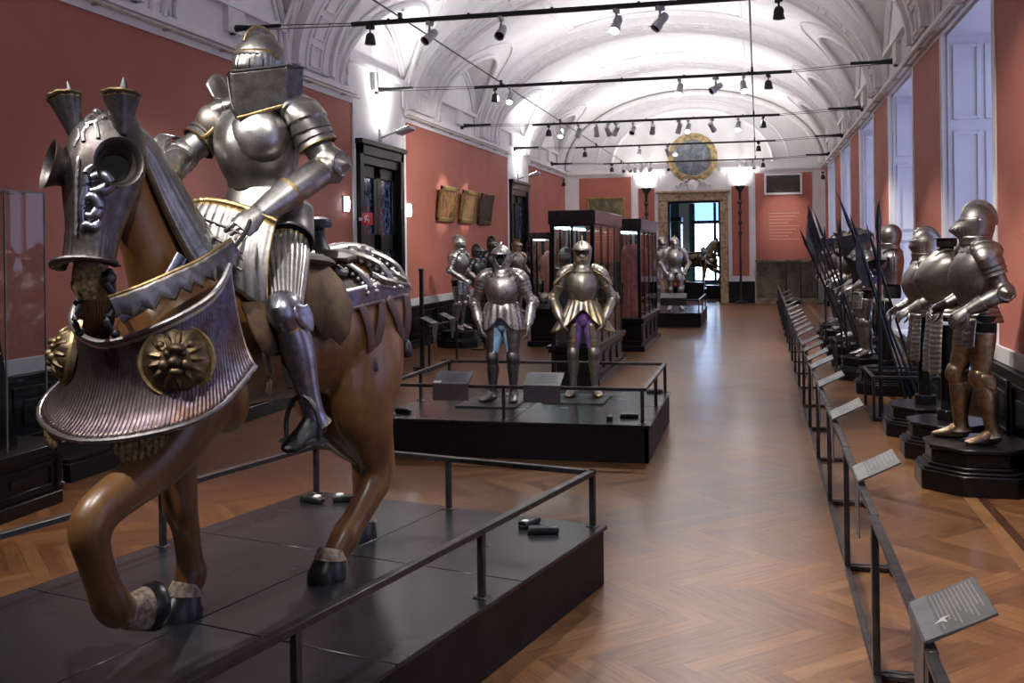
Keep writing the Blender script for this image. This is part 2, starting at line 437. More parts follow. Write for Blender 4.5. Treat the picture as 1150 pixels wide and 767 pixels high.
# lunette archivolts, groin mouldings, vault panels
tn = len(RIBS) + 1
def moulding(side, c, n):
    m = MB(); xs = XR if side > 0 else XL
    for r, w in ((LR - .06, .05), (LR - .22, .03)):
        m.tube([(xs - side * .03, c + r * cos(pi * k / 24), ZS + r * sin(pi * k / 24)) for k in range(25)], w, 8)
    pts = []
    for k in range(25):
        y = c + LR * cos(pi * k / 24); z = ZS + LR * sin(pi * k / 24)
        q = min(1, (z - ZS) / RISE); x = XC + side * HA_ * sqrt(1 - q * q); pts.append((x - side * .01, y, z - .02))
    m.tube(pts, .055, 8)
    # second, outer line of the groin frame on the barrel
    pts = []
    for k in range(25):
        y = c + (LR + .26) * cos(pi * k / 24); z = ZS + (LR + .26) * sin(pi * k / 24)
        q = min(1, (z - ZS) / RISE); x = XC + side * HA_ * sqrt(1 - q * q); pts.append((x - side * .015, y, z - .015))
    m.tube(pts, .028, 6)
    # ledge and console under the lunette
    m.box2((xs, c - LR + .2, ZS + .42), (xs - side * .10, c + LR - .2, ZS + .50))
    m.box2((xs, c - .22, ZS + .10), (xs - side * .08, c + .22, ZS + .42))
    # ornament in the groin: leafy sprig
    for a in (-.5, -.2, .1, .4):
        x0 = xs - side * .45
        m.ball((x0, c + a * .5, ZS + LR - .10 - a * a * .3), (.10, .07, .035), n=8)
    struct('trim_%d' % n, m, 'stucco')
for side, cs in ((-1, LUN_L), (1, LUN_R)):
    for c in cs:
        moulding(side, c, tn); tn += 1
def vault_panel(y0, y1, a0, a1, n):
    m = MB()
    for ins, w in ((0, .05), (.16, .025)):
        for yy in (y0 + ins, y1 - ins):
            m.tube([(XC + (HA_ - .02) * cos(a0 + ins / 4 + (a1 - a0 - ins / 2) * k / 16), yy, ZS + (RISE - .02) * sin(a0 + ins / 4 + (a1 - a0 - ins / 2) * k / 16)) for k in range(17)], w, 6)
        for aa in (a0 + ins / 4, a1 - ins / 4):
            m.tube([(XC + (HA_ - .02) * cos(aa), y0 + ins, ZS + (RISE - .02) * sin(aa)), (XC + (HA_ - .02) * cos(aa), y1 - ins, ZS + (RISE - .02) * sin(aa))], w, 6)
    struct('trim_%d' % n, m, 'stucco')
for c in NICHE:
    vault_panel(c - 1.55, c + 1.55, radians(62), radians(118), tn); tn += 1
    # small framed fields flanking each rib foot
for side in (-1, 1):
    for y in RIBS:
        m = MB()
        for ins in (0, .1):
            a = [radians(g) for g in ((9 + ins * 12, 20 - ins * 12))]
            a = a if side > 0 else [pi - q for q in a]
            ya, yb = y - .78 - .02, y + .78 + .02
            for (s0, s1) in ((ya - .24 + ins * .5, ya - ins * .5), (yb + ins * .5, yb + .24 - ins * .5)):
                P = [(XC + (HA_ - .02) * cos(q), yy, ZS + (RISE - .02) * sin(q)) for q, yy in ((a[0], s0), (a[1], s0), (a[1], s1), (a[0], s1), (a[0], s0))]
                m.tube(P, .02, 6)
        struct('trim_%d' % tn, m, 'stucco'); tn += 1

# cornices: stepped profile under the springing, picture wire rail below
def cornice(name, x, s, segs):
    m = MB()
    for y0, y1 in segs:
        m.box2((x, y0, ZC), (x + s * .05, y1, ZC + .05)); m.box2((x, y0, ZC + .05), (x + s * .11, y1, ZC + .10))
        m.box2((x, y0, ZC + .10), (x + s * .03, y1, ZS)); 
    struct(name, m, 'stucco')
    m = MB()
    for y0, y1 in segs:
        m.tube([(x + s * .13, y0, ZC - .01), (x + s * .13, y1, ZC - .01)], .014, 6)
        k = y0 + .4
        while k < y1: m.box((x + s * .075, k, ZC - .01), (.13, .03, .035)); k += 1.3
    struct(name.replace('trim_cornice', 'trim_picture_rail'), m, 'cream_trim')
cornice('trim_cornice_left', XL, 1, [(YB, 16.35), (18.9, 27.4), (29.85, YE)])
cornice('trim_cornice_right', XR, -1, [(YB, YE)])

# walls
def yz(m, x, y0, y1, z0, z1, mat): m.add([(x, y0, z0), (x, y1, z0), (x, y1, z1), (x, y0, z1)], [(0, 1, 2, 3)], mat, False)
def halfdisc(m, x, c, mat):
    pts = [(x, c + LR * cos(pi * k / 24), ZS + LR * sin(pi * k / 24)) for k in range(25)]
    m.add(pts, [tuple(range(25))], mat, False)
# left wall: segments along Y
DOORS_L = [(16.42, 18.65, 3.82), (27.48, 29.7, 3.82)]
m = MB()
segs = [(YB, 16.35, 1), (16.35, 18.9, 0), (18.9, 27.4, 1), (27.4, 29.85, 0), (29.85, YE, 1)]
for y0, y1, red in segs:
    if red:
        m.box2((XL - .3, y0, .93), (XL, y1, 4.46), 1); m.box2((XL - .3, y0, 4.46), (XL + .02, y1, ZS), 0)
        m.box2((XL - .3, y0, 0), (XL, y1, .93), 0)
        for yy in (y0, y1):
            if 0 < yy < YE: m.box2((XL, yy - .06, .9), (XL + .025, yy + .06, 4.5), 0)
    else:
        d = [q for q in DOORS_L if q[0] > y0][0]
        m.box2((XL - .3, y0, 0), (XL, d[0], ZS), 0); m.box2((XL - .3, d[1], 0), (XL, y1, ZS), 0)
        m.box2((XL - .3, d[0], d[2]), (XL, d[1], ZS), 0)
for c in LUN_L: halfdisc(m, XL, c, 0)
struct('wall_left', m, ['plaster', 'red_wall'], sharp=0)
# dado and black wainscot
def wains(name, x, s, segs):
    m = MB(); d = MB()
    for y0, y1 in segs:
        d.box2((x, y0, .84), (x + s * .035, y1, .99)); 
        m.box2((x, y0, 0), (x + s * .05, y1, .84)); m.box2((x, y0, .79), (x + s * .09, y1, .84)); m.box2((x, y0, 0), (x + s * .09, y1, .16))
        n = max(1, round((y1 - y0) / .85)); w = (y1 - y0) / n
        for k in range(n):
            a, b = y0 + k * w + .07, y0 + (k + 1) * w - .07
            for p, q in (((a, .24), (b, .275)), ((a, .69), (b, .725)), ((a, .24), (a + .035, .725)), ((b - .035, .24), (b, .725))):
                m.box2((x, p[0], p[1]), (x + s * (.075 if q[0] - p[0] > .1 else .078), q[0], q[1]))
            m.box2((x, a + .14, .36), (x + s * .068, b - .14, .60))
    struct(name, m, 'black_wood', bevel=.004); struct(name.replace('wainscot', 'dado_band'), d, 'dado', bevel=.006)
wains('trim_wainscot_left', XL, 1, [(YB, 16.35), (18.9, 27.4), (29.85, YE)])
PIERS = []
for k, c in enumerate(NICHE):
    y0 = (NICHE[k - 1] + 1.36) if k else YB
    PIERS.append((y0, c - 1.36))
PIERS.append((NICHE[-1] + 1.36, YE))
wains('trim_wainscot_right', XR, -1, PIERS)
m = MB()
for y0, y1 in PIERS:
    m.box2((XR, y0, .93), (XR + .9, y1, ZS), 1) if False else None
    m.box2((XR, y0 + .14, .93), (XR + .05, y1 - .14, 4.5), 1)
    m.box2((XR + .05, y0, 0), (XR + .9, y1, ZS), 0)
    m.box2((XR - .012, y0, 0), (XR + .05, y0 + .14, 4.5), 0); m.box2((XR - .012, y1 - .14, 0), (XR + .05, y1, 4.5), 0)
    m.box2((XR, y0 + .14, 0), (XR + .05, y1 - .14, .93), 0)
m.box2((XR, YB, 4.5), (XR + .9, YE, ZS), 0)
for c in LUN_R: halfdisc(m, XR, c, 0)
struct('wall_right', m, ['plaster', 'red_wall'], sharp=0)
# window niches: panelled shutters on the jambs, window at the back
for k, c in enumerate(NICHE):
    y0, y1 = c - 1.36, c + 1.36
    m = MB(); X1 = XR + .05; X2 = XR + .84
    for yy, s in ((y0, 1), (y1, -1)):
        m.box2((X1, yy, 0), (X2, yy + s * .03, 4.5))
        for za, zb in ((.12, .8), (.95, 2.05), (2.2, 3.3), (3.45, 4.35)):
            for xa, xb in ((X1 + .06, X1 + .36), (X1 + .42, X1 + .74)):
                for p, q in (((xa, za), (xb, za + .035)), ((xa, zb - .035), (xb, zb)), ((xa, za), (xa + .035, zb)), ((xb - .035, za), (xb, zb))):
                    m.box2((p[0], yy + s * .03, p[1]), (q[0], yy + s * (.05 if q[0] - p[0] > .1 else .053), q[1]))
    m.box2((X1, y0, 4.46), (X2, y1, 4.5))
    struct('trim_niche_%d' % (k + 1), m, 'shutter')
    w = MB()
    w.box2((X2, y0 + .06, .55), (X2 + .03, y1 - .06, 4.4), 0)
    struct('window_%d' % (k + 1), w, 'window_light')
    f = MB()
    for yy in (y0 + .06, c - .04, y1 - .14): f.box2((X2 - .05, yy, .5), (X2, yy + .08, 4.45))
    for z in (.5, 1.9, 3.2, 4.36): f.box2((X2 - .05, y0 + .06, z), (X2, y1 - .06, z + .08))
    f.box2((X1 - .02, y0, .42), (X2, y1, .5)); f.box2((X2 - .05, y0, 0), (X2, y1, .42))
    struct('window_frame_%d' % (k + 1), f, 'shutter')

# end wall with doorway
DX0, DX1, DZ = -3.06, -1.28, 3.53
m = MB(); T = .4
def seg(x0, x1, z0, z1, mt): m.box2((x0, YE, z0), (x1, YE + T, z1), mt)
seg(XL - .3, DX0, 0, ZS, 0); seg(DX1, XR + .9, 0, ZS, 0); seg(DX0, DX1, DZ, ZS, 0)
pts = [(XC + HA_ * cos(pi * k / 40), YE, ZS + RISE * sin(pi * k / 40)) for k in range(41)]
m.add(pts, [tuple(range(41))], 0, False)
for x0, x1 in ((-6.2, -4.27), (-3.95 - .32, -3.52)): pass
for x0, x1 in ((-6.18, -4.33), (-4.08, -3.52), (-.88, -.31), (-.09, 1.78)):
    m.box2((x0, YE - .03, .93), (x1, YE, 4.42 if x1 - x0 > 1 else 4.0), 1)
struct('wall_end', m, ['plaster', 'red_wall'], sharp=0)
d = MB()
for x0, x1 in ((-6.7, -3.45), (-1.02, -.14)):
    d.box2((x0, YE - .08, 0), (x1, YE, .74)); d.box2((x0, YE - .11, .68), (x1, YE, .74)); d.box2((x0, YE - .11, 0), (x1, YE, .14))
struct('trim_wainscot_end', d, 'black_wood', bevel=.004)
d = MB()

for xa, xb in ((XL, -3.12), (-1.26, XR)): d.box2((xa, YE - .10, ZC), (xb, YE, ZC + .10)); d.box2((xa, YE - .05, ZC - .05), (xb, YE, ZC))
for x in (-4.2, -3.45, -.95, -.2, 1.9): d.box2((x - .05, YE - .035, .74), (x + .05, YE, ZC))
# end-wall arches
for r, w in ((.62, .06), (.74, .03)):
    d.tube([(XC + HA_ * r * cos(pi * k / 32), YE - .03, ZS + .1 + RISE * (r + .08) * sin(pi * k / 32)) for k in range(33)], w, 8)
d.tube([(XC + (HA_ - .12) * cos(pi * k / 40), YE - .05, ZS + (RISE - .12) * sin(pi * k / 40)) for k in range(41)], .10, 8)
struct('trim_end_wall', d, 'stucco')
mf = MB()
for x0, x1 in ((DX0 - .32, DX0), (DX1, DX1 + .27)): mf.box2((x0, YE - .14, 0), (x1, YE + .1, DZ))
mf.box2((DX0 - .32, YE - .145, DZ), (DX1 + .27, YE + .11, DZ + .275)); mf.box2((DX0 - .40, YE - .2, DZ + .27), (DX1 + .35, YE, DZ + .36))
struct('door_frame', mf, 'marble', bevel=.015)
mf = MB()
for x in (DX0, DX1 - .06): mf.box2((x, YE + .1, 0), (x + .06, YE + .35, DZ))
mf.box2((DX0, YE + .1, DZ - .07), (DX1, YE + .35, DZ)); 
struct('door_lining', mf, 'black_wood', bevel=.005)

# room beyond the doorway
m = MB()
m.box2((-6.4, YE + .4, 0), (-6.2, 46.2, 5), 0); m.box2((1.2, YE + .4, 0), (1.4, 46.2, 5), 0)
m.box2((-6.2, 46, 0), (-2.78, 46.2, 5), 0); m.box2((-1.2, 46, 0), (1.2, 46.2, 5), 0); m.box2((-2.78, 46, 4.15), (-1.2, 46.2, 5), 0); m.box2((-2.78, 46, 0), (-1.2, 46.2, .35), 0)
m.box2((-6.4, YE + .4, 5), (1.4, 46.2, 5.2), 1)
m.box2((-3.42, 45.9, 1.2), (-2.98, 46, 4.6), 1)
struct('wall_far_room', m, ['green_wall', 'plaster'], sharp=0)
w = MB(); w.box2((-2.78, 46.1, .35), (-1.2, 46.12, 2.98), 0); w.box2((-2.78, 46.1, 3.1), (-1.2, 46.12, 4.15), 1); struct('window_20', w, ['far_window', 'far_blind'])
f = MB()
for x in (-2.85, -1.92, -1.26): f.box2((x, 45.95, .35), (x + .12, 46.1, 4.2))
for z in (.33, 2.95, 4.1): f.box2((-2.85, 45.95, z), (-1.15, 46.1, z + .14))
struct('window_frame_20', f, 'door_glass')

# ---------------- double doors on the left wall
def dbl_door(n, y0, y1, h):
    o = thing('door_%d' % n, 'x', 'door'); del o['label']; del o['category']; o['kind'] = 'structure'
    f = MB()
    f.box2((XL - .2, y0, 0), (XL + .10, y0 + .17, h)); f.box2((XL - .2, y1 - .17, 0), (XL + .10, y1, h)); f.box2((XL - .2, y0, h - .2), (XL + .10, y1, h)); f.box2((XL - .2, y0 - .05, h - .03), (XL + .16, y1 + .05, h + .06))
    f.box2((XL - .05, y0 + .14, h - .36), (XL + .05, y1 - .14, h - .16))
    a = obj('door_frame', f, 'black_wood', o, bevel=.01); a['kind'] = 'structure'
    yc = (y0 + y1) / 2
    for s0, s1 in ((y0 + .17, yc - .01), (yc + .01, y1 - .17)):
        l = MB()
        l.box2((XL - .12, s0, 0), (XL - .08, s1, h - .3))
        pan = []
        for z0, z1 in ((.95, 1.95), (2.25, 3.25)):
            pan.append((z0, z1))
        for yy0, yy1 in ((s0, s0 + .16), (s1 - .16, s1)): l.box2((XL - .10, yy0, 0), (XL - .03, yy1, h - .36))
        for z0, z1 in ((0, .2), (.75, .95), (1.95, 2.25), (3.25, h - .36)): l.box2((XL - .10, s0, z0), (XL - .03, s1, z1))
        l.box2((XL - .09, s0 + .24, .3), (XL - .05, s1 - .24, .66))
        lf = obj('door_leaf', l, 'black_wood', o, bevel=.008)
        for z0, z1 in pan:
            g = MB(); g.box2((XL - .085, s0 + .16, z0), (XL - .07, s1 - .16, z1)); obj('glass_pane', g, 'door_glass', lf)
    h_ = MB(); h_.tube([(XL - .03, yc - .08, 1.15), (XL + .05, yc - .08, 1.15), (XL + .05, yc - .2, 1.15)], .012, 8); obj('door_handle', h_, 'gold_frame', o)
for n, (a, b, h) in enumerate(DOORS_L): dbl_door(n + 1, a, b, h)
# ------------------------------------------------------------------ plate armour
def lerp(a, b, t): return V(a) + (V(b) - V(a)) * t
def gs(x, s): return exp(-(x / s) ** 2)
def adiff(a, b): return (a - b + pi) % (2 * pi) - pi

def hand(m, w, d, n, side, curl=.5, k=1.0, mt=0, spread=.012):
    """gauntlet hand: palm, four jointed fingers, thumb. d = direction, n = back of the hand"""
    w, d, n = V(w), V(d).normalized(), V(n).normalized(); s = d.cross(n).normalized() * side; n = s.cross(d).normalized() * side
    m.loft([(w - d * .02 * k, .030 * k, .022 * k), (w + d * .02 * k, .040 * k, .024 * k), (w + d * .06 * k, .045 * k, .022 * k), (w + d * .092 * k, .042 * k, .017 * k)], n=12, sub=2, ref=n, lames=4, lame=.10, mat=lambda u, v: mt)
    for i, (o, L) in enumerate(((-.030, .074), (-.010, .083), (.011, .078), (.031, .062))):
        b = w + d * .085 * k + s * o * k
        P = [b - d * .012 * k]; a = .18 + curl * .25; q = b; dirv = d + s * o * .8
        for j, f in enumerate((.45, .32, .25)):
            dd = (dirv * cos(a) - n * sin(a)).normalized(); q = q + dd * L * f * k; P.append(q); a += curl * (.9 if j == 0 else .8)
        m.tube(P, [.0105 * k, .0105 * k, .0095 * k, .007 * k], 8, mt, sub=2, ref=s)
    b = w + d * .025 * k - s * .034 * k
    m.tube([b, b + (d * .5 - s * .75 - n * .25) * .035 * k, b + (d * .95 - s * .65 - n * .5) * .055 * k, b + (d * 1.35 - s * .45 - n * .75) * .062 * k], [.013 * k, .0125 * k, .011 * k, .008 * k], 8, mt, sub=2, ref=n)

HELM = [(-.155, .076), (-.12, .083), (-.08, .094), (-.03, .104), (.02, .108), (.06, .101), (.10, .079), (.13, .045), (.142, .004)]
def hr(z):
    for (a, r), (b, q) in zip(HELM, HELM[1:]):
        if z <= b: return r + (q - r) * max(0, (z - a)) / (b - a)
    return .004
def hz(v): return catmull([float(z) for z, r in HELM], v)
def hrad(v): return catmull([float(r) for z, r in HELM], v)

def helmet(kind, parent, c, yaw=0, pitch=0, mat='steel', trim='gilt', k=1.0, flute=False):
    X = Matrix.Translation(V(c)) @ Matrix.Rotation(yaw, 4, 'Z') @ Matrix.Rotation(pitch, 4, 'X') @ Matrix.Scale(k, 4)
    def mk(): m = MB(); m.X = X; return m
    m = mk()
    opening = kind in ('open', 'burgonet', 'mask')
    ow, oz0, oz1 = (.62, -.105, .035) if kind == 'open' else (.72, -.11, .03)
    def skip(u, v):
        if not opening: return False
        d = abs(adiff(u * 2 * pi, -pi / 2)); z = hz(v); f = (z - oz0) / (oz1 - oz0)
        return 0 < f < 1 and d < ow * (.35 + .65 * min(1, f * 1.7))
    def fn(u, v):
        ph = u * 2 * pi; z, r = hz(v), hrad(v); f = 1
        if flute and z > .0: f = 1 + .022 * abs(sin(ph * 9))
        return V((r * cos(ph) * f, r * 1.17 * sin(ph) * f + .008, z))
    m.surf(fn, 48 if opening or flute else 28, 28, skip=skip, cap1=True, mat=lambda u, v: 1 if v < .05 else 0)
    skull = obj('helmet', m, [mat, trim], parent, solid=.004)
    if kind != 'ball':
        h = {'crest': .05, 'open': .026, 'burgonet': .045, 'mask': .05}.get(kind, .022)
        m = mk(); P = []
        for i in range(15):
            a = radians(35 + 150 * i / 14); P.append(((0, -.127 * cos(a) + .008, .145 * sin(a)), .0055, .010 + h * sin(pi * (i / 14)) ** .6))
        m.loft([(V(p) * 1.0, a, b) for p, a, b in P], n=8, sub=1, ref=(0, -.02, 1), mat=lambda u, v: 0)
        # ref must point outwards along the arc: rope comb laid as a tube on its edge
        m.tube([V((0, p[1] * (1 + (b) / .14), p[2] * (1 + b / .15))) for p, a, b in P], .007, 8, 1)
        obj('comb', m, [mat, trim], skull)
    if opening:
        m = mk(); m.ball((0, -.006, -.03), (.086, .098, .10)); obj('lining', m, 'cavity', skull)  # black ball stands in for the shade inside the helmet
        m = mk()      # rim round the face opening
        P = []
        for i in range(33):
            a = 2 * pi * i / 32; dd = ow * .92 * sin(a); z = oz0 + (oz1 - oz0) * (.5 + .55 * cos(a)); f = min(1, max(0, (z - oz0) / (oz1 - oz0)))
            dd *= (.35 + .65 * min(1, f * 1.7)); r = hr(z); P.append((r * 1.03 * sin(dd), -r * 1.21 * cos(dd) + .008, z))
        m.tube(P, .0075, 8, 0); obj('face_rim', m, trim if kind != 'open' else mat, skull)
        m = mk()      # lifted visor / peak over the brow
        def fv(u, v):
            a = -1.45 + 2.9 * u; z = .035 + .075 * v; r = hr(z) * (1.10 - .02 * v) * (1 + (.035 * abs(sin(a * 8)) if kind == 'open' else 0))
            pk = (.05 if kind != 'open' else .03) * (1 - v) * cos(a * .8)
            return V((r * sin(a), -r * 1.17 * cos(a) - pk + .008, z))
        m.surf(fv, 40, 5, closed=False); obj('visor', m, mat, skull, solid=.004)
        if kind == 'mask':
            m = mk(); m.ball((0, -.05, -.035), (.062, .062, .075)); m.ball((0, -.112, -.035), (.012, .016, .022)); m.ball((0, -.098, -.072), (.026, .02, .012))
            for s in (-1, 1): m.ball((s * .027, -.100, -.012), (.018, .012, .008), 1)
            obj('face_mask', m, [mat, 'cavity'], skull)
    else:
        beak = {'beak': .085, 'close': .045, 'crest': .04, 'grille': .03, 'round': .03, 'ball': .0}[kind]
        if kind != 'ball':
            def sn(a, z, top):
                f = max(0, 1 - abs((z - (-.035 if kind != 'beak' else -.05)) / .075)); return beak * gs(a, .55) * f ** .8
            m = mk()
            def fv(u, v):
                a = -1.35 + 2.7 * u; z = -.118 + .165 * v; r = hr(z) * 1.055
                r2 = r * (1 + (.03 * abs(sin(a * 14)) if kind == 'grille' and .25 < v < .85 else 0))
                return V((r2 * sin(a), -r2 * 1.17 * cos(a) - sn(a, z, 1) + .008, z))
            m.surf(fv, 56, 16, closed=False, mat=lambda u, v: 1 if v > .93 or v < .06 else 0)
            vis = obj('visor', m, [mat, trim], skull, solid=.005)
            m = mk()
            def fs(z0, h, amax):
                def f(u, v):
                    a = -amax + 2 * amax * u; z = z0 + h * v; r = hr(z) * 1.055 + .003
                    return V((r * sin(a), -r * 1.17 * cos(a) - sn(a, z, 1) + .008, z))
                return f
            m.surf(fs(.018, .008, .75), 24, 2, closed=False)
            if kind != 'grille':
                for s in (-1, 1):
                    for i in range(4):
                        a0 = s * (.30 + .14 * i)
                        def f(u, v, a0=a0):
                            a = a0 + .022 * (u - .5) * 2; z = -.075 + .05 * v; r = hr(z) * 1.055 + .003
                            return V((r * sin(a), -r * 1.17 * cos(a) - sn(a, z, 1) + .008, z))
                        m.surf(f, 2, 4, closed=False)
            else:
                for i in range(13):
                    a0 = -.9 + .15 * i
                    def f(u, v, a0=a0):
                        a = a0 + .02 * (u - .5) * 2; z = -.075 + .075 * v; r = hr(z) * 1.055 + .004
                        return V((r * sin(a), -r * 1.17 * cos(a) - sn(a, z, 1) + .008, z))
                    m.surf(f, 2, 4, closed=False)
            obj('sight_shade', m, 'cavity', vis, solid=.001)  # dark strips laid on the visor stand in for shaded slits
            for s in (-1, 1):
                m = mk(); m.lathe([(.016, 0), (.016, .006), (.006, .012)], 12, (s * .108, .0, .02), Matrix.Rotation(s * pi / 2, 3, 'Y'))
                obj('visor_pivot', m, trim, skull)
        m = mk()
        def fb(u, v):
            a = -1.7 + 3.4 * u; z = -.165 + .07 * v; r = hr(max(z, -.15)) * (1.10 + .12 * (1 - v)); return V((r * sin(a), -r * 1.17 * cos(a) - .02 * gs(a, .6) + .008, z))
        m.surf(fb, 28, 5, closed=False); obj('bevor', m, mat, skull, solid=.004)
    return skull

TORSO = [(1.03, .130, .112, .098), (1.08, .132, .120, .100), (1.15, .150, .150, .108), (1.23, .172, .172, .120), (1.31, .186, .168, .128), (1.38, .182, .142, .124), (1.43, .150, .105, .110), (1.465, .098, .080, .088)]
def torso_fn(ridge=.012, k=1.0, peas=0, flute=0, tab=None):
    z_, w_, f_, b_ = [[float(x[i]) for x in (tab or TORSO)] for i in range(4)]
    def fn(u, v):
        ph = u * 2 * pi; z = catmull(z_, v); w = catmull(w_, v); f = catmull(f_, v); b = catmull(b_, v)
        c, s = cos(ph), sin(ph); fr = max(0, -s)
        d = f + peas * gs(v - .3, .28) if s < 0 else b
        r = 1 + (flute * abs(sin(ph * 13)) if s < 0 and v > .2 else 0)
        return V((w * c * k * r, d * s * k * r - ridge * gs(adiff(ph, -pi / 2), .22) * (1 - v * .5), z))
    return fn

def armor(name, label, loc=(0, 0, 0), rz=0, sc=1.0, group=None, mat='steel', trim='gilt', helm='close', helm_yaw=0, helm_pitch=0, cat='suit of armour',
          arms=None, legs=True, skirt='fauld', hose='black_cloth', knee=None, ankle=None, hip=None, foot=None, peas=0, flute=0, legmat=None, armmat=None,
          body=True, gaunt=True, full_cuisse=False, skirtmat=None, bare_arms=False, shoulder_big=1.0, helm_mat=None, tl=.30, bulk=1.0, limb=1.0, shx=.19, shz=0.0, tors=None, footmat=None, cuismat=None, inner=False, tw=1.0, wing=False, leg=None):
    t = thing(name, label, cat, loc, rz, group, sc)
    legmat = legmat or mat; armmat = armmat or mat; skirtmat = skirtmat or mat
    A = {'L': dict(e=(.30, .02, 1.15), w=(.32, -.10, .92), d=(.0, -.25, -1), n=(1, 0, 0)), 'R': dict(e=(-.30, .02, 1.15), w=(-.32, -.10, .92), d=(0, -.25, -1), n=(-1, 0, 0))}
    for q in (arms or {}): A[q].update(arms[q])
    # torso
    m = MB()
    def cut(u, v): return sin(u * 2 * pi) > .02
    m.surf(torso_fn(k=bulk, peas=peas, flute=flute, tab=tors), 56, 24, skip=cut, mat=lambda u, v: 1 if v < .05 or v > .955 else 0)
    br = obj('breastplate', m, [mat, trim], t, solid=.005)
    m = MB(); m.surf(torso_fn(0, .995 * bulk, tab=tors), 56, 20, skip=lambda u, v: not cut(u, v)); obj('backplate', m, mat, t, solid=.005)
    for s in (-1, 1):
        m = MB(); m.loft([((s * .10, -.118, 1.42), .02, .005), ((s * .115, -.03, 1.478), .022, .006), ((s * .11, .08, 1.45), .02, .005)], n=8, sub=4, ref=(s * .3, 0, 1))
        obj('shoulder_strap', m, 'leather_dark', t)
    m = MB(); m.loft([((0, 0, .86), .135, .10), ((0, 0, .95), .145, .108), ((0, 0, 1.06), .122, .098), ((0, 0, 1.25), .15, .11), ((0, 0, 1.40), .16, .10), ((0, .0, 1.47), .07, .06), ((0, 0, 1.55), .055, .055)], n=20, sub=3)
    if body: obj('mannequin', m, 'black_cloth', t)
    if inner:
        m = MB(); m.loft([((0, -.01, .80), .05, .06), ((0, -.02, .86), .10, .095), ((0, -.01, .95), .135, .105), ((0, 0, 1.02), .12, .10)], n=20, sub=4); m.ball((0, -.085, .875), (.04, .03, .05)); obj('codpiece', m, hose, t)
    # gorget
    m = MB()
    m.lathe([(.128, 1.425), (.112, 1.455), (.094, 1.475), (.090, 1.50), (.086, 1.525), (.091, 1.532), (.088, 1.54)], 28, (0, .0, 0), mat=lambda u, v: 1 if v > .7 else 0)
    m.v = [V((p.x, p.y * 1.08, p.z)) for p in m.v]
    if helm: obj('gorget', m, [mat, trim], t, solid=.004)
    if helm: helmet(helm, t, (0, -.012, 1.635), helm_yaw, helm_pitch, helm_mat or mat, trim, flute=flute > 0)
    # skirt
    if skirt == 'fauld':
        m = MB()
        for i in range(4):
            z0, z1 = 1.05 - .035 * i, 1.005 - .035 * i; a0, a1 = .132 + .014 * i, .150 + .014 * i
            m.surf(lambda u, v: V(((a0 + (a1 - a0) * v) * cos(u * 2 * pi), (a0 * .86 + (a1 - a0) * v) * sin(u * 2 * pi), z0 + (z1 - z0) * v)), 36, 2)
        obj('fauld', m, skirtmat, t, solid=.004)
        for s in (-1, 1):
            m = MB(); n = max(3, int(tl / .04))
            def ft(u, v):
                a = (u - .5) * 2.1; j = v * n; r = (.112 + .02 * v + .008 * (j % 1.0)) * tw * (1 - .25 * max(0, v - .6))
                return V((s * (.088 + .03 * v) + r * sin(a), -.055 - .028 * v - r * .85 * cos(a) + .03, .93 - tl * v - .02 * cos(a * 1.4) * v))
            m.surf(ft, 18, n * 3, closed=False, mat=lambda u, v: 1 if u < .06 or u > .94 or v > .95 else 0)
            obj('tasset', m, [skirtmat, trim], t, solid=.004)
    elif skirt in ('tonlet', 'bell'):
        m = MB(); big = skirt == 'bell'; N = 17 if big else 14
        zt, zb = (1.11 if big else 1.13), (.73 if big else .80); w0, w1 = .155, (.345 if big else .235)
        def ft(u, v):
            ph = u * 2 * pi; d = abs(adiff(ph, -pi / 2))
            low = zb + (.26 if big else .15) * gs(d, .62 if big else .42); 
            z = zt + (low - zt) * v; q = (zt - z) / (zt - zb); r = w0 + (w1 - w0) * (q ** (1.25 if big else .55))
            pl = 1 + (.055 * min(1, q * 4)) * (abs(sin(ph * N / 2 * 1.0)) * 2 - 1)
            return V((r * cos(ph) * pl * (1.04 if big else 1.08), r * sin(ph) * pl * (.80 if big else .84), z))
        m.surf(ft, N * 8, 14, mat=lambda u, v: 1 if v > .95 or v < .06 or (big and (u * N) % 1 < .22) else 0)
        obj('skirt_plate', m, [skirtmat, trim], t, solid=.005)
    if wing:
        for s in (-1, 1):
            m = MB()
            def fw(u, v):
                a = (u - .5) * 2.2; x = .085 + .245 * v; z = 1.475 - .02 * v - .14 * v * v; r = .085 + .035 * v
                return V((s * x, r * sin(a) * 1.1, z + .045 * (cos(a) - 1) * (1 + v)))
            m.surf(fw, 24, 10, closed=False, mat=lambda u, v: 1 if v > .9 or u < .08 or u > .92 or .45 < u < .55 else 0); obj('shoulder_wing', m, [armmat, trim], t, solid=.005)
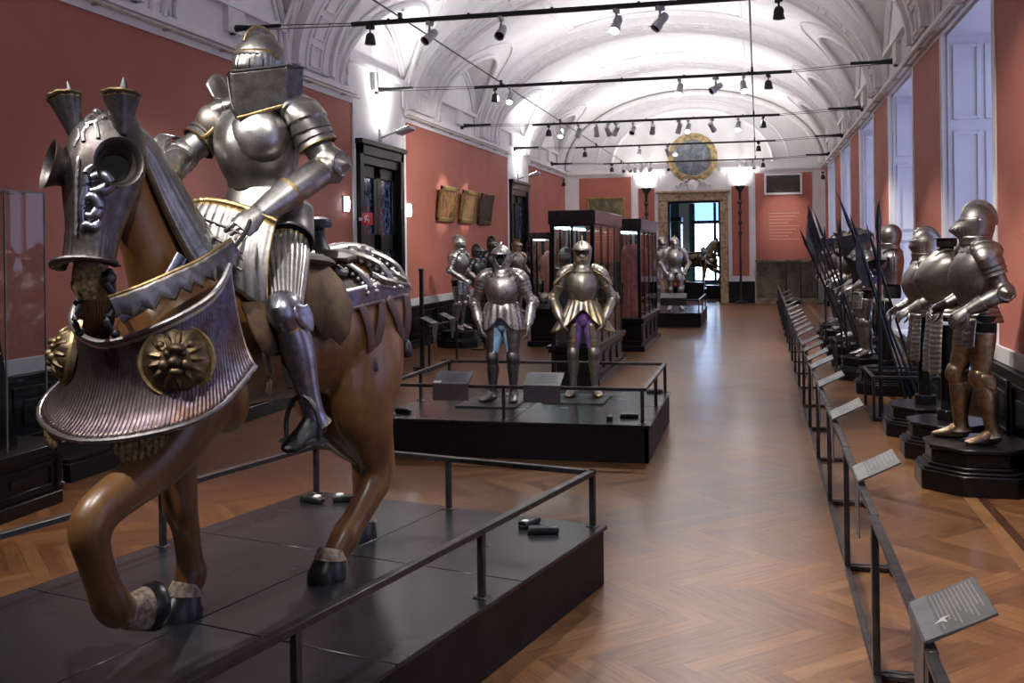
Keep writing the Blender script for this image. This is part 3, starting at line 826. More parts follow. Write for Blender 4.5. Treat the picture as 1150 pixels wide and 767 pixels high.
    # arms
    if not bare_arms:
        for side, s in (('L', 1), ('R', -1)):
            a = A[side]; sh = V((s * shx, .0, 1.405 + shz)); Q = limb; e = V(a['e']); w = V(a['w']); d0 = (e - sh).normalized(); d1 = (w - e).normalized()
            m = MB(); B = shoulder_big
            m.loft([((s * .10, .0, 1.47 + shz * .6), .075, .04), ((s * (shx - .03), 0, 1.455 + shz), .10 * B, .055 * B), (sh + V((s * .035, 0, .0)), .102 * B, .066 * B), (sh + d0 * .10 + V((s * .012, 0, 0)), .084 * B, .074 * B), (sh + d0 * .17, .068 * Q, .066 * Q)], n=20, sub=11, ref=(s * .6, 0, 1), lames=7, lame=.12, mat=lambda u, v: 1 if v > .95 else 0, cap=False)
            obj('pauldron', m, [armmat, trim], t, solid=.004)
            m = MB(); m.loft([(sh, .062 * Q), (lerp(sh, e, .5), .056 * Q), (lerp(sh, e, .93), .050 * Q)], n=16, lames=0); m2 = obj('upper_arm_plate', m, armmat, t)
            m = MB(); bis = (d0 - d1); bis = bis.normalized() if bis.length > .2 else V((s, 0, 0))
            m.loft([(e - d0 * .06, .052 * Q), (e - d0 * .03 + bis * .004, .058 * Q), (e + bis * .014, .063 * Q), (e + d1 * .03 + bis * .004, .057 * Q), (e + d1 * .06, .050 * Q)], n=16, sub=3, lames=3, lame=.06)
            R = V((0, 0, 1)).rotation_difference(V((s * .9, -.25, .1)) + bis * .2).to_matrix()
            m.lathe([(.001, .082 * Q), (.012, .076 * Q), (.028, .064 * Q), (.044, .055 * Q), (.056, .060 * Q), (.060, .054 * Q), (.04, .04)], 24, e, R, mod=lambda p, v: 1 + .09 * abs(cos(p * 3)) * v)
            obj('couter', m, [armmat], t)
            m = MB(); m.loft([(e + d1 * .045, .052 * Q), (lerp(e, w, .35), .055 * Q, .053 * Q), (lerp(e, w, .7), .044 * Q), (w - d1 * .02, .036 * Q)], n=16, mat=lambda u, v: 1 if v < .06 else 0); obj('vambrace', m, [armmat, trim], t)
            if gaunt:
                m = MB(); dd = V(a['d']).normalized()
                m.loft([(lerp(e, w, .58), .062 * Q, .058 * Q), (lerp(e, w, .8), .050 * Q, .046 * Q), (w + d1 * .005, .040 * Q, .034 * Q)], n=18, cap=False, mat=lambda u, v: 1 if v < .12 else 0)
                m.loft([(lerp(e, w, .585), .057 * Q, .053 * Q), (lerp(e, w, .8), .046 * Q, .042 * Q), (w + d1 * .01, .034 * Q, .028 * Q)], n=18)
                hand(m, w, dd, a['n'], s, a.get('curl', .45), 1.05 * Q)
                obj('gauntlet', m, [armmat, trim], t)
    # legs
    if legs:
        Q = leg or limb
        for side, s in (('L', 1), ('R', -1)):
            h = V(hip[side] if hip else (s * .10, .0, .90)); kn = V(knee[side] if knee else (s * .115, -.035, .50)); an = V(ankle[side] if ankle else (s * .125, .02, .09))
            fd = V(foot[side] if foot else (s * .25, -1, 0)).normalized()
            dk = (kn - h).normalized(); da = (an - kn).normalized(); fwd = V((fd.x * .5, -1, 0)).normalized() if abs(dk.z) > .5 else V((0, -.4, 1))
            m = MB(); ix = V((-s * .012, 0, 0)) if inner else V((0, 0, 0)); m.loft([(h + V((0, 0, .05)) + ix, .092, .095), (lerp(h, kn, .3) + ix, .090, .090), (lerp(h, kn, .7) + ix, .068, .07), (kn, .052, .055)], n=18, ref=fwd); obj('hose', m, hose, t)
            m = MB(); arc = ((-.30 * pi, .66 * pi) if s > 0 else (.34 * pi, 1.30 * pi)) if inner else ((-.15 * pi, 1.15 * pi) if not full_cuisse else None)
            m.loft([(lerp(h, kn, .18), .097 * Q, .099 * Q), (lerp(h, kn, .45), .088 * Q, .090 * Q), (lerp(h, kn, .75), .071 * Q, .074 * Q), (lerp(h, kn, .95), .060 * Q, .062 * Q)], n=24 if not flute else 88, sub=6, ref=fwd, arc=arc, mod=(lambda t_, p: 1 + .05 * abs(sin(p * 11))) if flute else None, lames=0 if flute else 8, lame=.055, mat=lambda u, v: 1 if v < .05 or (trim == 'gilt' and (v * 8) % 1 < .3 and not flute) else 0)
            obj('cuisse', m, [cuismat or legmat, trim], t, solid=.004)
            m = MB(); kf = kn + fwd * .012
            m.loft([(kn - dk * .06, .060 * Q, .062 * Q), (kn - dk * .03 + fwd * .006, .063 * Q, .068 * Q), (kf, .063 * Q, .073 * Q), (kn + da * .035 + fwd * .005, .061 * Q, .067 * Q), (kn + da * .07, .057 * Q, .060 * Q)], n=20, sub=3, ref=fwd, lames=5, lame=.06)
            o_ = V((s, -.05, 0)).normalized(); bk_ = -fwd
            m.loft([(kn + o_ * .050 * Q - da * .035 + bk_ * .02, .010, .006), (kn + o_ * .066 * Q - da * .01 + bk_ * .015, .040 * Q, .010), (kn + o_ * .070 * Q + da * .035 + bk_ * .03, .040 * Q, .008), (kn + o_ * .072 * Q + da * .075 + bk_ * .045, .022 * Q, .005), (kn + o_ * .070 * Q + da * .095 + bk_ * .052, .003, .003)], n=14, sub=4, ref=o_)
            obj('poleyn', m, [legmat], t)
            m = MB(); bk = -fwd
            m.loft([(kn + da * .06, .057 * Q, .060 * Q), (lerp(kn, an, .35) + bk * .012, .063 * Q, .069 * Q), (lerp(kn, an, .7), .047 * Q, .052 * Q), (an - da * .02, .042 * Q, .048 * Q), (an + da * .03, .056 * Q, .070 * Q)], n=20, ref=fwd, mod=lambda t_, p: 1 + .05 * gs(adiff(p, pi / 2), .18), mat=lambda u, v: 1 if v > .94 or v < .05 else 0)
            obj('greave', m, [legmat, trim], t)
            up = V((0, 0, 1)); fs_ = fd.cross(up).normalized(); upv = fs_.cross(fd).normalized()
            hl = an - fd * .05 - upv * .045
            m = MB(); m.loft([(hl - fd * .005 + upv * .012, .018, .026), (hl + fd * .02 + upv * .012, .036, .048), (hl + fd * .08 + upv * .014, .042, .058), (hl + fd * .14 - upv * .002, .047, .042), (hl + fd * .20 - upv * .014, .052, .028), (hl + fd * .245 - upv * .022, .040, .018), (hl + fd * .262 - upv * .024, .014, .010)], n=18, sub=4, ref=upv, lames=9, lame=.06, sq=.85)
            obj('sabaton', m, footmat or legmat, t)
    return t
# ------------------------------------------------------------------ wooden horse under barding
HANG = radians(-13.5); HLOC = (-2.36, 4.081, .34)
def P(f, l, u): return V((l, -f, u))           # f forward, l to the horse's left, u up

def horse_body():
    m = MB()
    # trunk
    T = [(-1.42, 1.30, .05, .05), (-1.38, 1.28, .17, .13), (-1.28, 1.26, .28, .22), (-1.1, 1.255, .345, .275), (-.85, 1.235, .35, .29), (-.55, 1.215, .32, .285), (-.25, 1.215, .305, .285), (0, 1.225, .33, .275), (.2, 1.24, .32, .255), (.34, 1.26, .24, .205), (.42, 1.27, .12, .11)]
    m.loft([(P(f, 0, u), w, h) for f, u, h, w in T], n=24, sub=3, ref=(0, 0, 1))
    # neck
    m.loft([(P(.02, 0, 1.30), .16, .25), (P(.17, 0, 1.48), .145, .245), (P(.28, 0, 1.68), .115, .20), (P(.385, 0, 1.88), .098, .165), (P(.47, .01, 2.02), .088, .135), (P(.52, .01, 2.08), .06, .08)], n=20, sub=4, ref=(0, 1, 0))
    # head, turned a little to the horse's left
    m.loft([(P(.47, .0, 2.10), .05, .05), (P(.52, .01, 2.05), .095, .12), (P(.565, .02, 1.95), .108, .145), (P(.60, .03, 1.83), .092, .135), (P(.645, .045, 1.70), .066, .098), (P(.675, .055, 1.60), .058, .078), (P(.69, .06, 1.53), .052, .068), (P(.69, .06, 1.49), .03, .04)], n=20, sub=4, ref=(.15, -1, .1))
    # fore legs
    m.loft([(P(.16, .14, 1.18), .12, .17), (P(.24, .16, .98), .125, .15), (P(.42, .15, .80), .105, .115), (P(.59, .14, .715), .090, .092), (P(.705, .135, .665), .082, .086), (P(.765, .13, .595), .080, .082), (P(.745, .125, .49), .065, .068), (P(.70, .12, .37), .062, .066), (P(.66, .12, .285), .072, .076), (P(.61, .12, .235), .066, .066), (P(.55, .12, .222), .060, .062), (P(.50, .12, .22), .058, .062)], n=18, sub=4, ref=(0, -1, .35))
    m.loft([(P(.12, -.15, 1.18), .12, .17), (P(.09, -.155, .95), .115, .135), (P(.065, -.15, .74), .098, .100), (P(.05, -.145, .57), .080, .082), (P(.045, -.142, .48), .076, .080), (P(.02, -.14, .40), .062, .066), (P(-.005, -.14, .24), .058, .062), (P(-.015, -.14, .17), .070, .074), (P(.01, -.14, .11), .062, .064), (P(.02, -.14, .04), .058, .06)], n=18, sub=4, ref=(0, -1, 0))
    # hind legs
    m.loft([(P(-1.02, .13, 1.25), .14, .26), (P(-.95, .165, 1.03), .155, .27), (P(-.90, .18, .85), .135, .225), (P(-.97, .17, .66), .105, .150), (P(-1.05, .155, .52), .082, .115), (P(-1.06, .15, .43), .078, .108), (P(-.975, .145, .33), .070, .086), (P(-.86, .14, .23), .065, .074), (P(-.79, .135, .17), .074, .080), (P(-.72, .133, .105), .064, .068), (P(-.68, .133, .04), .062, .064)], n=18, sub=4, ref=(0, -1, .3))
    m.loft([(P(-1.12, -.13, 1.25), .14, .25), (P(-1.05, -.16, 1.0), .15, .26), (P(-1.05, -.165, .82), .13, .21), (P(-1.20, -.155, .62), .095, .15), (P(-1.34, -.15, .50), .078, .115), (P(-1.36, -.145, .42), .068, .10), (P(-1.34, -.14, .30), .058, .072), (P(-1.345, -.14, .18), .064, .070), (P(-1.345, -.14, .11), .058, .062), (P(-1.335, -.14, .04), .058, .062)], n=18, sub=4, ref=(0, -1, .2))
    # jaw, nostrils, elbows, hock points
    m.ball(P(.50, .0, 1.88), (.075, .10, .11)); m.ball(P(-1.13, .15, .45), (.045, .07, .075)); m.ball(P(.10, .19, .97), (.07, .12, .13)); m.ball(P(.10, -.19, .97), (.07, .12, .13))
    tmp = obj('horse_tmp', m, 'horse', sharp=0)
    r = tmp.modifiers.new('r', 'REMESH'); r.mode = 'VOXEL'; r.voxel_size = .0145; r.use_smooth_shade = True
    s = tmp.modifiers.new('s', 'SMOOTH'); s.factor = .5; s.iterations = 7
    dg = bpy.context.evaluated_depsgraph_get(); dg.update()
    me = bpy.data.meshes.new_from_object(tmp.evaluated_get(dg)); me.name = 'horse_body'
    me.polygons.foreach_set('use_smooth', [True] * len(me.polygons))
    bpy.data.objects.remove(tmp)
    return me
HBODY = horse_body()

def surf_strip(name, pts, w, mats, parent, nrm, th=.006, n=24, mat=None, bulge=.004):
    """band along pts; w = half width vectors' length along 'up', nrm = outward per point (fn)"""
    m = MB(); PT = [V(p) for p in pts]
    def fn(u, v):
        p = catmull(PT, u); q = (catmull(PT, min(1, u + .01)) - catmull(PT, max(0, u - .01))).normalized()
        N = nrm(p).normalized(); U = N.cross(q).normalized(); ww = w(u) if callable(w) else w
        return p + U * ww * (v - .5) * 2 + N * bulge * (1 - (2 * v - 1) ** 2)
    m.surf(fn, n, 6, closed=False, mat=mat); return obj(name, m, mats, parent, solid=th)

def build_horse():
    t = thing('armoured_horse', 'carved chestnut horse in fluted steel barding with foreleg raised, carrying the mounted armour', 'horse statue', HLOC, HANG)
    b = bpy.data.objects.new('horse_body', HBODY); COL.objects.link(b); b.parent = t
    # hooves and pale fetlocks
    for (f, l, u, df, fl_) in ((.475, .12, .215, -1, 1), (.03, -.14, .0, 0, 0), (-.665, .133, .0, 0, 0), (-1.325, -.14, .0, 0, 0)):
        m = MB(); s = MB()
        if fl_:
            m.loft([(P(.525, .12, .222), .064, .070), (P(.495, .12, .215), .078, .088), (P(.455, .12, .212), .086, .098), (P(.440, .12, .210), .080, .090)], n=18, sub=2, ref=(0, 0, 1))
            s.loft([(P(.605, .12, .237), .062, .060), (P(.56, .12, .225), .066, .070), (P(.505, .12, .217), .072, .080)], n=20, sub=4, ref=(0, 0, 1), mod=lambda a, p: 1 + .06 * abs(sin(p * 9)) * a, cap=False)
        else:
            m.loft([(P(f - .005, l, .105), .064, .070), (P(f + .008, l, .06), .080, .090), (P(f + .025, l, .012), .092, .110), (P(f + .025, l, .001), .090, .108)], n=18, sub=2)
            s.loft([(P(f - .016, l, .138), .060, .062), (P(f - .007, l, .115), .068, .073), (P(f - .002, l, .09), .076, .084)], n=20, sub=4, mod=lambda a, p: 1 + .06 * abs(sin(p * 9)) * a, cap=False)
        obj('hoof', m, 'hoof', t); obj('fetlock_hair', s, 'sock', t)
    # tail
    m = MB(); m.loft([(P(-1.36, 0, 1.44), .045, .045), (P(-1.42, 0, 1.36), .05, .045), (P(-1.43, -.02, 1.15), .065, .05), (P(-1.42, -.04, .98), .06, .05), (P(-1.40, -.05, .86), .01, .01)], n=24, sub=4, mod=lambda a, p: 1 + .12 * sin(p * 7 + a * 5))
    obj('tail', m, 'tail_hair', t)

    # ---------------- chanfron (head defence)
    hd = V((.27, -.93, .20)).normalized()                     # facing direction of the forehead
    C = [(.50, .0, 2.155), (.545, .012, 2.07), (.575, .022, 1.95), (.605, .032, 1.83), (.645, .045, 1.70), (.675, .055, 1.605), (.69, .062, 1.555)]
    W = [.085, .130, .150, .130, .100, .094, .100]; D = [.03, .125, .158, .150, .118, .100, .098]
    CP = [P(*c) for c in C]
    def frame(v):
        p = catmull(CP, v); d = (catmull(CP, min(1, v + .02)) - catmull(CP, max(0, v - .02))).normalized()
        s = d.cross(hd).normalized(); n = s.cross(d).normalized()
        return p, d, s if s.x > 0 else -s, n if n.dot(hd) > 0 else -n
    def chan(u, v, lift=0):
        a = (u - .5) * 2 * (1.72 if v < .5 else 1.72 - .35 * (v - .5))
        p, d, s, n = frame(v); w = catmull(W, v) + lift; q = catmull(D, v) + lift
        fl_ = 1 + (.022 * abs(sin(a * 13)) if .72 < v < .97 else 0) + .05 * gs(a, .16) * gs(v - .5, .28)
        return p + s * w * sin(a) * fl_ + n * q * (math.copysign(abs(cos(a)) ** .8, cos(a))) * fl_
    m = MB(); m.surf(chan, 72, 48, closed=False, skip=lambda u, v: ((abs(u - .5) - .262) / .128) ** 2 + ((v - .385) / .103) ** 2 < 1, mat=lambda u, v: 1 if u < .035 or u > .965 or v > .955 or v < .03 else (2 if .28 < v < .72 and .2 < u < .8 and abs(u - .5) > .05 else 0))
    ch = obj('chanfron', m, ['steel_head', 'bronze', 'steel_plum'], t, solid=.006)
    m = MB(); m.tube([chan(.5, .36 + .40 * k / 20, .012) for k in range(21)], [.005 + .0025 * (k % 2) for k in range(21)], 8); obj('roped_ridge', m, 'steel_bright', ch)
    m = MB()
    m.surf(lambda u, v: (lambda c: c + (c - frame(1)[0]).normalized() * .035 * v - frame(1)[1] * -.004)(chan(u, .985)), 48, 2, closed=False)
    m.tube([chan(.06 + .88 * k / 24, .99) + (chan(.06 + .88 * k / 24, .99) - frame(1)[0]).normalized() * .034 for k in range(25)], .008, 8)
    obj('nose_flange', m, 'steel_head', ch, solid=.005)
    for sd in (1, -1):                                          # flared eye guards
        c = chan(.5 + sd * .262, .385); p, d, s, n = frame(.385)
        ax = (s * sd * .70 + n * .80 - d * .08).normalized(); X = d.cross(ax).normalized()
        R = Matrix((X, ax.cross(X), ax)).transposed()
        m = MB(); m.lathe([(.058, -.040), (.062, .0), (.070, .026), (.083, .046), (.089, .050), (.083, .044), (.066, .016), (.054, -.02), (.044, -.034)], 28, c, R, mat=lambda u, v: 1 if .45 < v < .6 else (2 if v > .6 else 0), mod=lambda a, v: 1 + .12 * abs(sin(a)) ** 2)
        e = obj('eye_guard', m, ['steel_head', 'gilt', 'leather_dark'], ch)  # inner wall coloured dark to imitate shade inside the guard
        m = MB(); m.ball(c - ax * .030, (.070, .072, .012), R=R); obj('eye_cavity', m, 'cavity', e)  # dark disc stands in for the shade in the eye opening
        # ear guard: fluted scallop half-trumpet with the carved ear inside
        c = chan(.5 + sd * .27, .17) + hd * .015; up = (s * sd * (.22 if sd < 0 else .02) + V((-.04, .04, 1))).normalized(); fr = (hd + s * sd * .25).normalized(); sx = up.cross(fr).normalized()
        m = MB()
        def ear(u, v):
            a = (u - .5) * 3.9; r = .020 + .046 * v ** 1.1; f = 1 + .10 * abs(sin(a * 5)) * v - .25 * (cos(a) < 0) * v
            return c - up * .045 + up * (.165 + .03 * cos(a) * 0) * v + (sx * sin(a) + fr * cos(a)) * r * f - fr * .012
        m.surf(ear, 40, 10, closed=False, mat=lambda u, v: 1 if v > .9 else 0); m.tube([ear(k / 24, 1) for k in range(25)], .006, 6, 1)
        g = obj('ear_guard', m, ['steel_head', 'bronze'], ch, solid=.005)
        m = MB(); m.loft([(c - up * .02 - fr * .01, .03, .02), (c + up * .10 - fr * .03, .026, .02), (c + up * .155 - fr * .03, .017, .013), (c + up * .20 - fr * .03, .002, .002)], n=12, sub=3, ref=fr); obj('ear', m, 'steel_black', g)
    # embossed dragon on the near cheek, griffin on the brow
    m = MB()
    for pts, r in ((((.60, .47), (.68, .45), (.74, .49), (.68, .53), (.60, .535)), .017), (((.57, .58), (.63, .56), (.70, .60), (.66, .645), (.58, .64)), .015), (((.72, .66), (.68, .70), (.60, .695), (.56, .73)), .013), (((.60, .40), (.56, .44), (.57, .52), (.545, .60), (.56, .68)), .010)):
        m.tube([chan(a, b_, .006) for a, b_ in pts], [r * 1.0] + [r * 1.5] * (len(pts) - 2) + [r * .7], 10, sub=4)
    obj('embossed_dragon', m, 'steel_blue', ch)
    m = MB()
    for pts, r in ((((.46, .10), (.43, .14), (.47, .18), (.53, .17), (.56, .13), (.60, .15)), .010), (((.5, .17), (.47, .22), (.5, .27)), .009), (((.53, .17), (.57, .20), (.60, .25)), .008), (((.40, .2), (.44, .24), (.42, .29)), .007)):
        m.tube([chan(a, b_, .004) for a, b_ in pts], r, 8, sub=4)
    m.ball(chan(.455, .10, .008), .018); obj('brow_ornament', m, 'steel_bright', ch)
    # bit and mouth: muzzle hair, bit cheeks, hanging bosses
    m = MB(); m.loft([(P(.69, .06, 1.56), .055, .07), (P(.70, .065, 1.50), .052, .066), (P(.70, .065, 1.44), .03, .04)], n=28, sub=4, ref=hd, mod=lambda a, p: 1 + .15 * abs(sin(p * 8)) * a); obj('muzzle_fringe', m, 'fringe', t)
    m = MB()
    for sd in (1, -1):
        p0 = P(.66, .06 + sd * .075, 1.55)
        m.tube([p0, p0 + V((sd * .01, -.03, -.05)), p0 + V((sd * .02, .01, -.12)), p0 + V((sd * .01, -.03, -.19)), p0 + V((sd * .02, -.005, -.235))], [.012, .016, .012, .014, .010], 8, sub=4)
        m.ball(p0 + V((sd * .012, -.01, -.03)), (.014, .026, .026)); m.ball(p0 + V((sd * .02, .0, -.24)), .018)
    m.tube([P(.66, -.02, 1.54), P(.70, .06, 1.53), P(.66, .14, 1.54)], .009, 8, sub=3)
    obj('curb_bit', m, 'steel_black', t)
    m = MB(); m.loft([(P(.57, .08, 1.36), .026, .006), (P(.49, .14, 1.42), .026, .006), (P(.41, .17, 1.50), .026, .006), (P(.34, .18, 1.60), .026, .006)], n=10, sub=4, ref=(1, -.4, 0)); obj('throat_strap', m, 'steel_blue', t)

    # ---------------- crinet (neck defence)
    N = [(.53, .0, 2.075), (.44, 0, 1.98), (.36, 0, 1.84), (.27, 0, 1.68), (.18, 0, 1.53)]
    NW = [.105, .112, .122, .142, .172]; NB = [.10, .138, .170, .200, .215]; NP = [P(*c) for c in N]
    def cri(u, v):
        p = catmull(NP, v); d = (catmull(NP, min(1, v + .02)) - catmull(NP, max(0, v - .02))).normalized()
        n = V((0, 1, .35)).normalized(); s = n.cross(d).normalized(); n = d.cross(s).normalized(); n = n if n.y > 0 else -n
        a = (u - .5) * 2 * 1.85; k = 1 + .02 * abs(sin(a * 15)); k += .010 * ((v * 9) % 1)
        return p + s * catmull(NW, v) * sin(a) * k + n * catmull(NB, v) * cos(a) * k
    m = MB(); m.surf(cri, 90, 45, closed=False, mat=lambda u, v: 1 if u < .03 or u > .97 else 0)
    cr = obj('crinet', m, ['steel', 'leather'], t, solid=.006)
    for q_ in (.035, .965):
        m = MB(); m.tube([cri(q_, .04 + k * .0107) for k in range(88)], [.002 + .004 * ((k % 4) == 0) for k in range(88)], 6); obj('rivet_row', m, 'gilt', cr)
    for sd in (0, 1):
        m = MB(); m.tube([cri(.02 + .96 * sd, k / 20) for k in range(21)], .011, 8); obj('crinet_edge', m, 'leather', cr)

    # ---------------- peytral (breast defence), wide fluted skirt
    import bisect
    TH = [-1.75, -1.2, -.6, 0, .6, 1.2, 1.75]
    top = [(.20, -.36, 1.52), (.36, -.37, 1.44), (.53, -.24, 1.33), (.585, 0, 1.265), (.53, .24, 1.33), (.38, .37, 1.44), (.27, .37, 1.56)]
    bot = [(.20, -.45, 1.16), (.43, -.46, 1.02), (.60, -.29, .945), (.68, 0, .905), (.62, .28, .935), (.45, .44, 1.005), (.235, .45, 1.155)]
    TPp, BP = [P(*c) for c in top], [P(*c) for c in bot]
    def pey(u, v):
        a, b_ = catmull(TPp, u), catmull(BP, u); p = a + (b_ - a) * v
        rad = V((p.x, p.y + .05, 0)).normalized()
        k = -.045 * sin(pi * v) ** 1.0 + .030 * max(0, (v - .8) / .2) ** 2          # concave flare
        g = .0026 * abs(sin(u * 270)) * min(1, v * 3)
        return p + rad * (k * (1 - .3 * abs(u - .5)) + g) + V((0, 0, .0))
    m = MB(); m.surf(pey, 860, 14, closed=False, mat=lambda u, v: 1 if v < .05 or u < .012 or u > .988 else (2 if u > .72 else 0))  # one side bluer: blue reflections on the steel put into its colour
    py = obj('peytral', m, ['steel_plum', 'gilt_steel', 'band_blue'], t, solid=.006)
    m = MB(); m.tube([pey(k / 60, 1) for k in range(61)], [.010 + .003 * (k % 2) for k in range(61)], 8); obj('roped_edge', m, 'steel', py)
    m = MB(); m.tube([pey(k / 60, 0) for k in range(61)], .012, 8); obj('collar_roll', m, 'steel', py)
    m = MB(); m.tube([pey(.01 + k * .0049, .955) for k in range(201)], [.002 + .0035 * ((k % 3) == 0) for k in range(201)], 6); obj('rivet_row', m, 'gilt', py)
    for us in (.722, .278):                                     # lion-mask bosses
        c = pey(us, .41); du = (pey(us + .02, .41) - pey(us - .02, .41)).normalized(); dv = (pey(us, .5) - pey(us, .38)).normalized()
        n = du.cross(dv).normalized(); n = n if n.dot(V((c.x, c.y, 0))) > 0 else -n
        R = Matrix((du, n.cross(du), n)).transposed()
        m = MB(); m.lathe([(.142, -.02), (.146, .004), (.138, .016), (.126, .010), (.118, .020), (.10, .044), (.06, .064), (.02, .070), (.001, .071)], 40, c, R, mat=lambda u, v: 1 if v < .36 else 0, mod=lambda a, v: 1 + (.06 * sin(a * 11) * (v > .4) * (v < .9)))
        bo = obj('lion_boss', m, ['bronze', 'gilt'], py)
        m = MB(); up = V((0, 0, 1)); up = (up - n * up.dot(n)).normalized(); rt = up.cross(n)
        m.ball(c + n * .075 - up * .010, (.026, .030, .024)); m.ball(c + n * .066 - up * .045, (.034, .025, .020)); m.ball(c + n * .066 + up * .042, (.045, .03, .02))
        for q in (-1, 1):
            m.ball(c + n * .074 + rt * q * .030 + up * .022, .014); m.ball(c + n * .066 + rt * q * .040 - up * .020, .024); m.ball(c + n * .052 + rt * q * .055 + up * .055, .018)
        for k in range(13):
            a = 2 * pi * k / 13; q = rt * cos(a) + up * sin(a)
            m.tube([c + n * .055 + q * .055, c + n * .048 + q * .085, c + n * .024 + q * .112], [.016, .014, .006], 6, sub=3)
        obj('lion_mask', m, 'bronze', bo)
    m = MB()                                                    # straw-coloured fringe under the edge
    def frg(u, v):
        q = pey(u, .985); j = .03 * abs(sin(u * 31)) + .012 * abs(sin(u * 170)); lenv = max(0, sin(u * pi * 7)) ** .5 if .22 < u < .8 else 0
        return q + V((0, .012, 0)) + V((0, 0, -(.125 - j) * v * lenv - .004)) + V((q.x, q.y, 0)).normalized() * (-.004 + .006 * sin(u * 400) * v)
    m.surf(frg, 420, 3, closed=False); obj('fringe', m, 'fringe', py, solid=.004)

    # ---------------- rein guard: strip of zigzag-edged plates from bit to bow
    rp = [P(.675, .155, 1.415), P(.58, .22, 1.455), P(.45, .27, 1.51), P(.36, .295, 1.545), P(.27, .31, 1.59), P(.18, .315, 1.635)]
    m = MB()
    def rg(u, v):
        p = catmull(rp, u); q = (catmull(rp, min(1, u + .01)) - catmull(rp, max(0, u - .01))).normalized(); N_ = V((1, -.35, .1)).normalized(); U = N_.cross(q).normalized(); U = U if U.z > 0 else -U
        zz = abs(((u * 9) % 1) - .5) * 2
        lo = -.040 - .035 * zz * min(1, u * 4 + .3); return p + U * (.035 + (lo - .035) * v) + N_ * .008 * sin(pi * v)
    m.surf(rg, 108, 6, closed=False, mat=lambda u, v: 1 if v < .16 or v > .84 else 0); r_ = obj('rein_guard', m, ['steel_dark', 'gilt_steel'], t, solid=.005)
    m = MB(); m.tube([rg(k / 40, 0) for k in range(41)], .007, 6); obj('rein_edge', m, 'gilt', r_)
    m = MB(); m.tube([P(.18, .315, 1.635), P(.08, .28, 1.69), P(-.01, .235, 1.76)], .010, 6, sub=3); obj('rein', m, 'leather_dark', t)
    m = MB(); m.tube([P(.66, -.05, 1.42), P(.45, -.22, 1.58), P(.25, -.28, 1.76), P(.10, -.19, 1.87)], .014, 6, sub=4); obj('rein', m, 'leather_dark', t)

    # ---------------- saddle
    m = MB(); m.loft([(P(.0, 0, 1.60), .20, .05), (P(-.15, 0, 1.585), .27, .06), (P(-.40, 0, 1.57), .30, .055), (P(-.56, 0, 1.555), .26, .055), (P(-.66, 0, 1.55), .2, .03)], n=24, sub=4, ref=(0, 0, 1))
    sd_ = obj('saddle', m, 'leather_dark', t)
    m = MB()                                                    # steel bow, two fanned plates
    def bow(u, v):
        a = (u - .5) * 2; l = .32 * a; top_ = 1.84 - .10 * a * a; low = 1.60 - .26 * abs(a) ** 1.2
        f = .02 - .10 * abs(a) ** 2 + .10 * v + .03 * sin(pi * v); k = .006 * abs(sin(a * 26))
        return P(f + k, l * (1 + .12 * v), top_ + (low - top_) * v)
    m.surf(bow, 96, 14, closed=False, mat=lambda u, v: 1 if v < .07 or u < .012 or u > .988 or v > .97 else 0); bw = obj('saddle_bow', m, ['steel', 'gilt'], sd_, solid=.006)
    m = MB(); m.tube([bow(k / 40, 0) for k in range(41)], [.012 + .003 * (k % 2) for k in range(41)], 8); obj('bow_roll', m, 'gilt', bw)
    for k in range(3):
        m = MB(); m.tube([bow(.30 + i * .07, .30 + k * .2) + V((0, -.008, 0)) for i in range(9)], .006, 6); obj('lame_edge', m, 'steel_dark', bw)
    m = MB()                                                    # cantle
    m.surf(lambda u, v: P(-.62 - .08 * v - .05 * cos((u - .5) * 3), (u - .5) * .58, 1.56 + .05 * v * cos((u - .5) * 2.6)), 24, 6, closed=False); obj('cantle', m, 'leather_dark', sd_, solid=.03)
    m = MB(); m.lathe([(.10, 0), (.085, .03), (.05, .08), (.034, .13), (.033, .15), (.068, .165), (.074, .185), (.064, .208), (.03, .22), (.001, .222)], 20, P(-.775, .0, 1.565)); obj('finial', m, 'steel_black', t)
    for s in (1, -1):
        m = MB(); poly = [(-.20, 1.58), (-.50, 1.58), (-.56, 1.46), (-.60, 1.34), (-.57, 1.22), (-.50, 1.17), (-.44, 1.21), (-.38, 1.20), (-.32, 1.27), (-.22, 1.36)]
        n = len(poly); m.add([P(f, s * (.20 + .135 * min(1, (1.62 - u) / .2)), u) for f, u in poly] + [P(sum(p[0] for p in poly) / n, s * .335, 1.38)], [(i, (i + 1) % n, n) for i in range(n)])
        obj('saddle_flap', m, 'leather', sd_, solid=.012)
        m = MB(); poly = [(.02, 1.52), (-.20, 1.54), (-.24, 1.36), (-.20, 1.16), (-.06, 1.16), (.0, 1.30)]
        n = len(poly); m.add([P(f, s * (.25 + .07 * min(1, (1.6 - u) / .25)), u) for f, u in poly] + [P(-.1, s * .325, 1.34)], [(i, (i + 1) % n, n) for i in range(n)])
        obj('knee_roll', m, 'leather_dark', sd_, solid=.02)
        m = MB(); poly = [(.15, 1.40), (.02, 1.40), (-.05, 1.20), (.03, 1.17), (.12, 1.20)]
        n = len(poly); m.add([P(f, s * (.315 + .02 * k), u) for k, (f, u) in enumerate(poly)] + [P(.06, s * .375, 1.29)], [(i, (i + 1) % n, n) for i in range(n)]); obj('girth_flap', m, 'leather', sd_, solid=.014)
        m = MB(); m.tube([P(-.12, s * .335, 1.30), P(-.05, s * .37, 1.15), P(-.02, s * .43, 1.03)], .012, 6, sub=3); sl = obj('stirrup_leather', m, 'leather_dark', sd_)
        m = MB(); c = P(-.07, s * .452, .835)
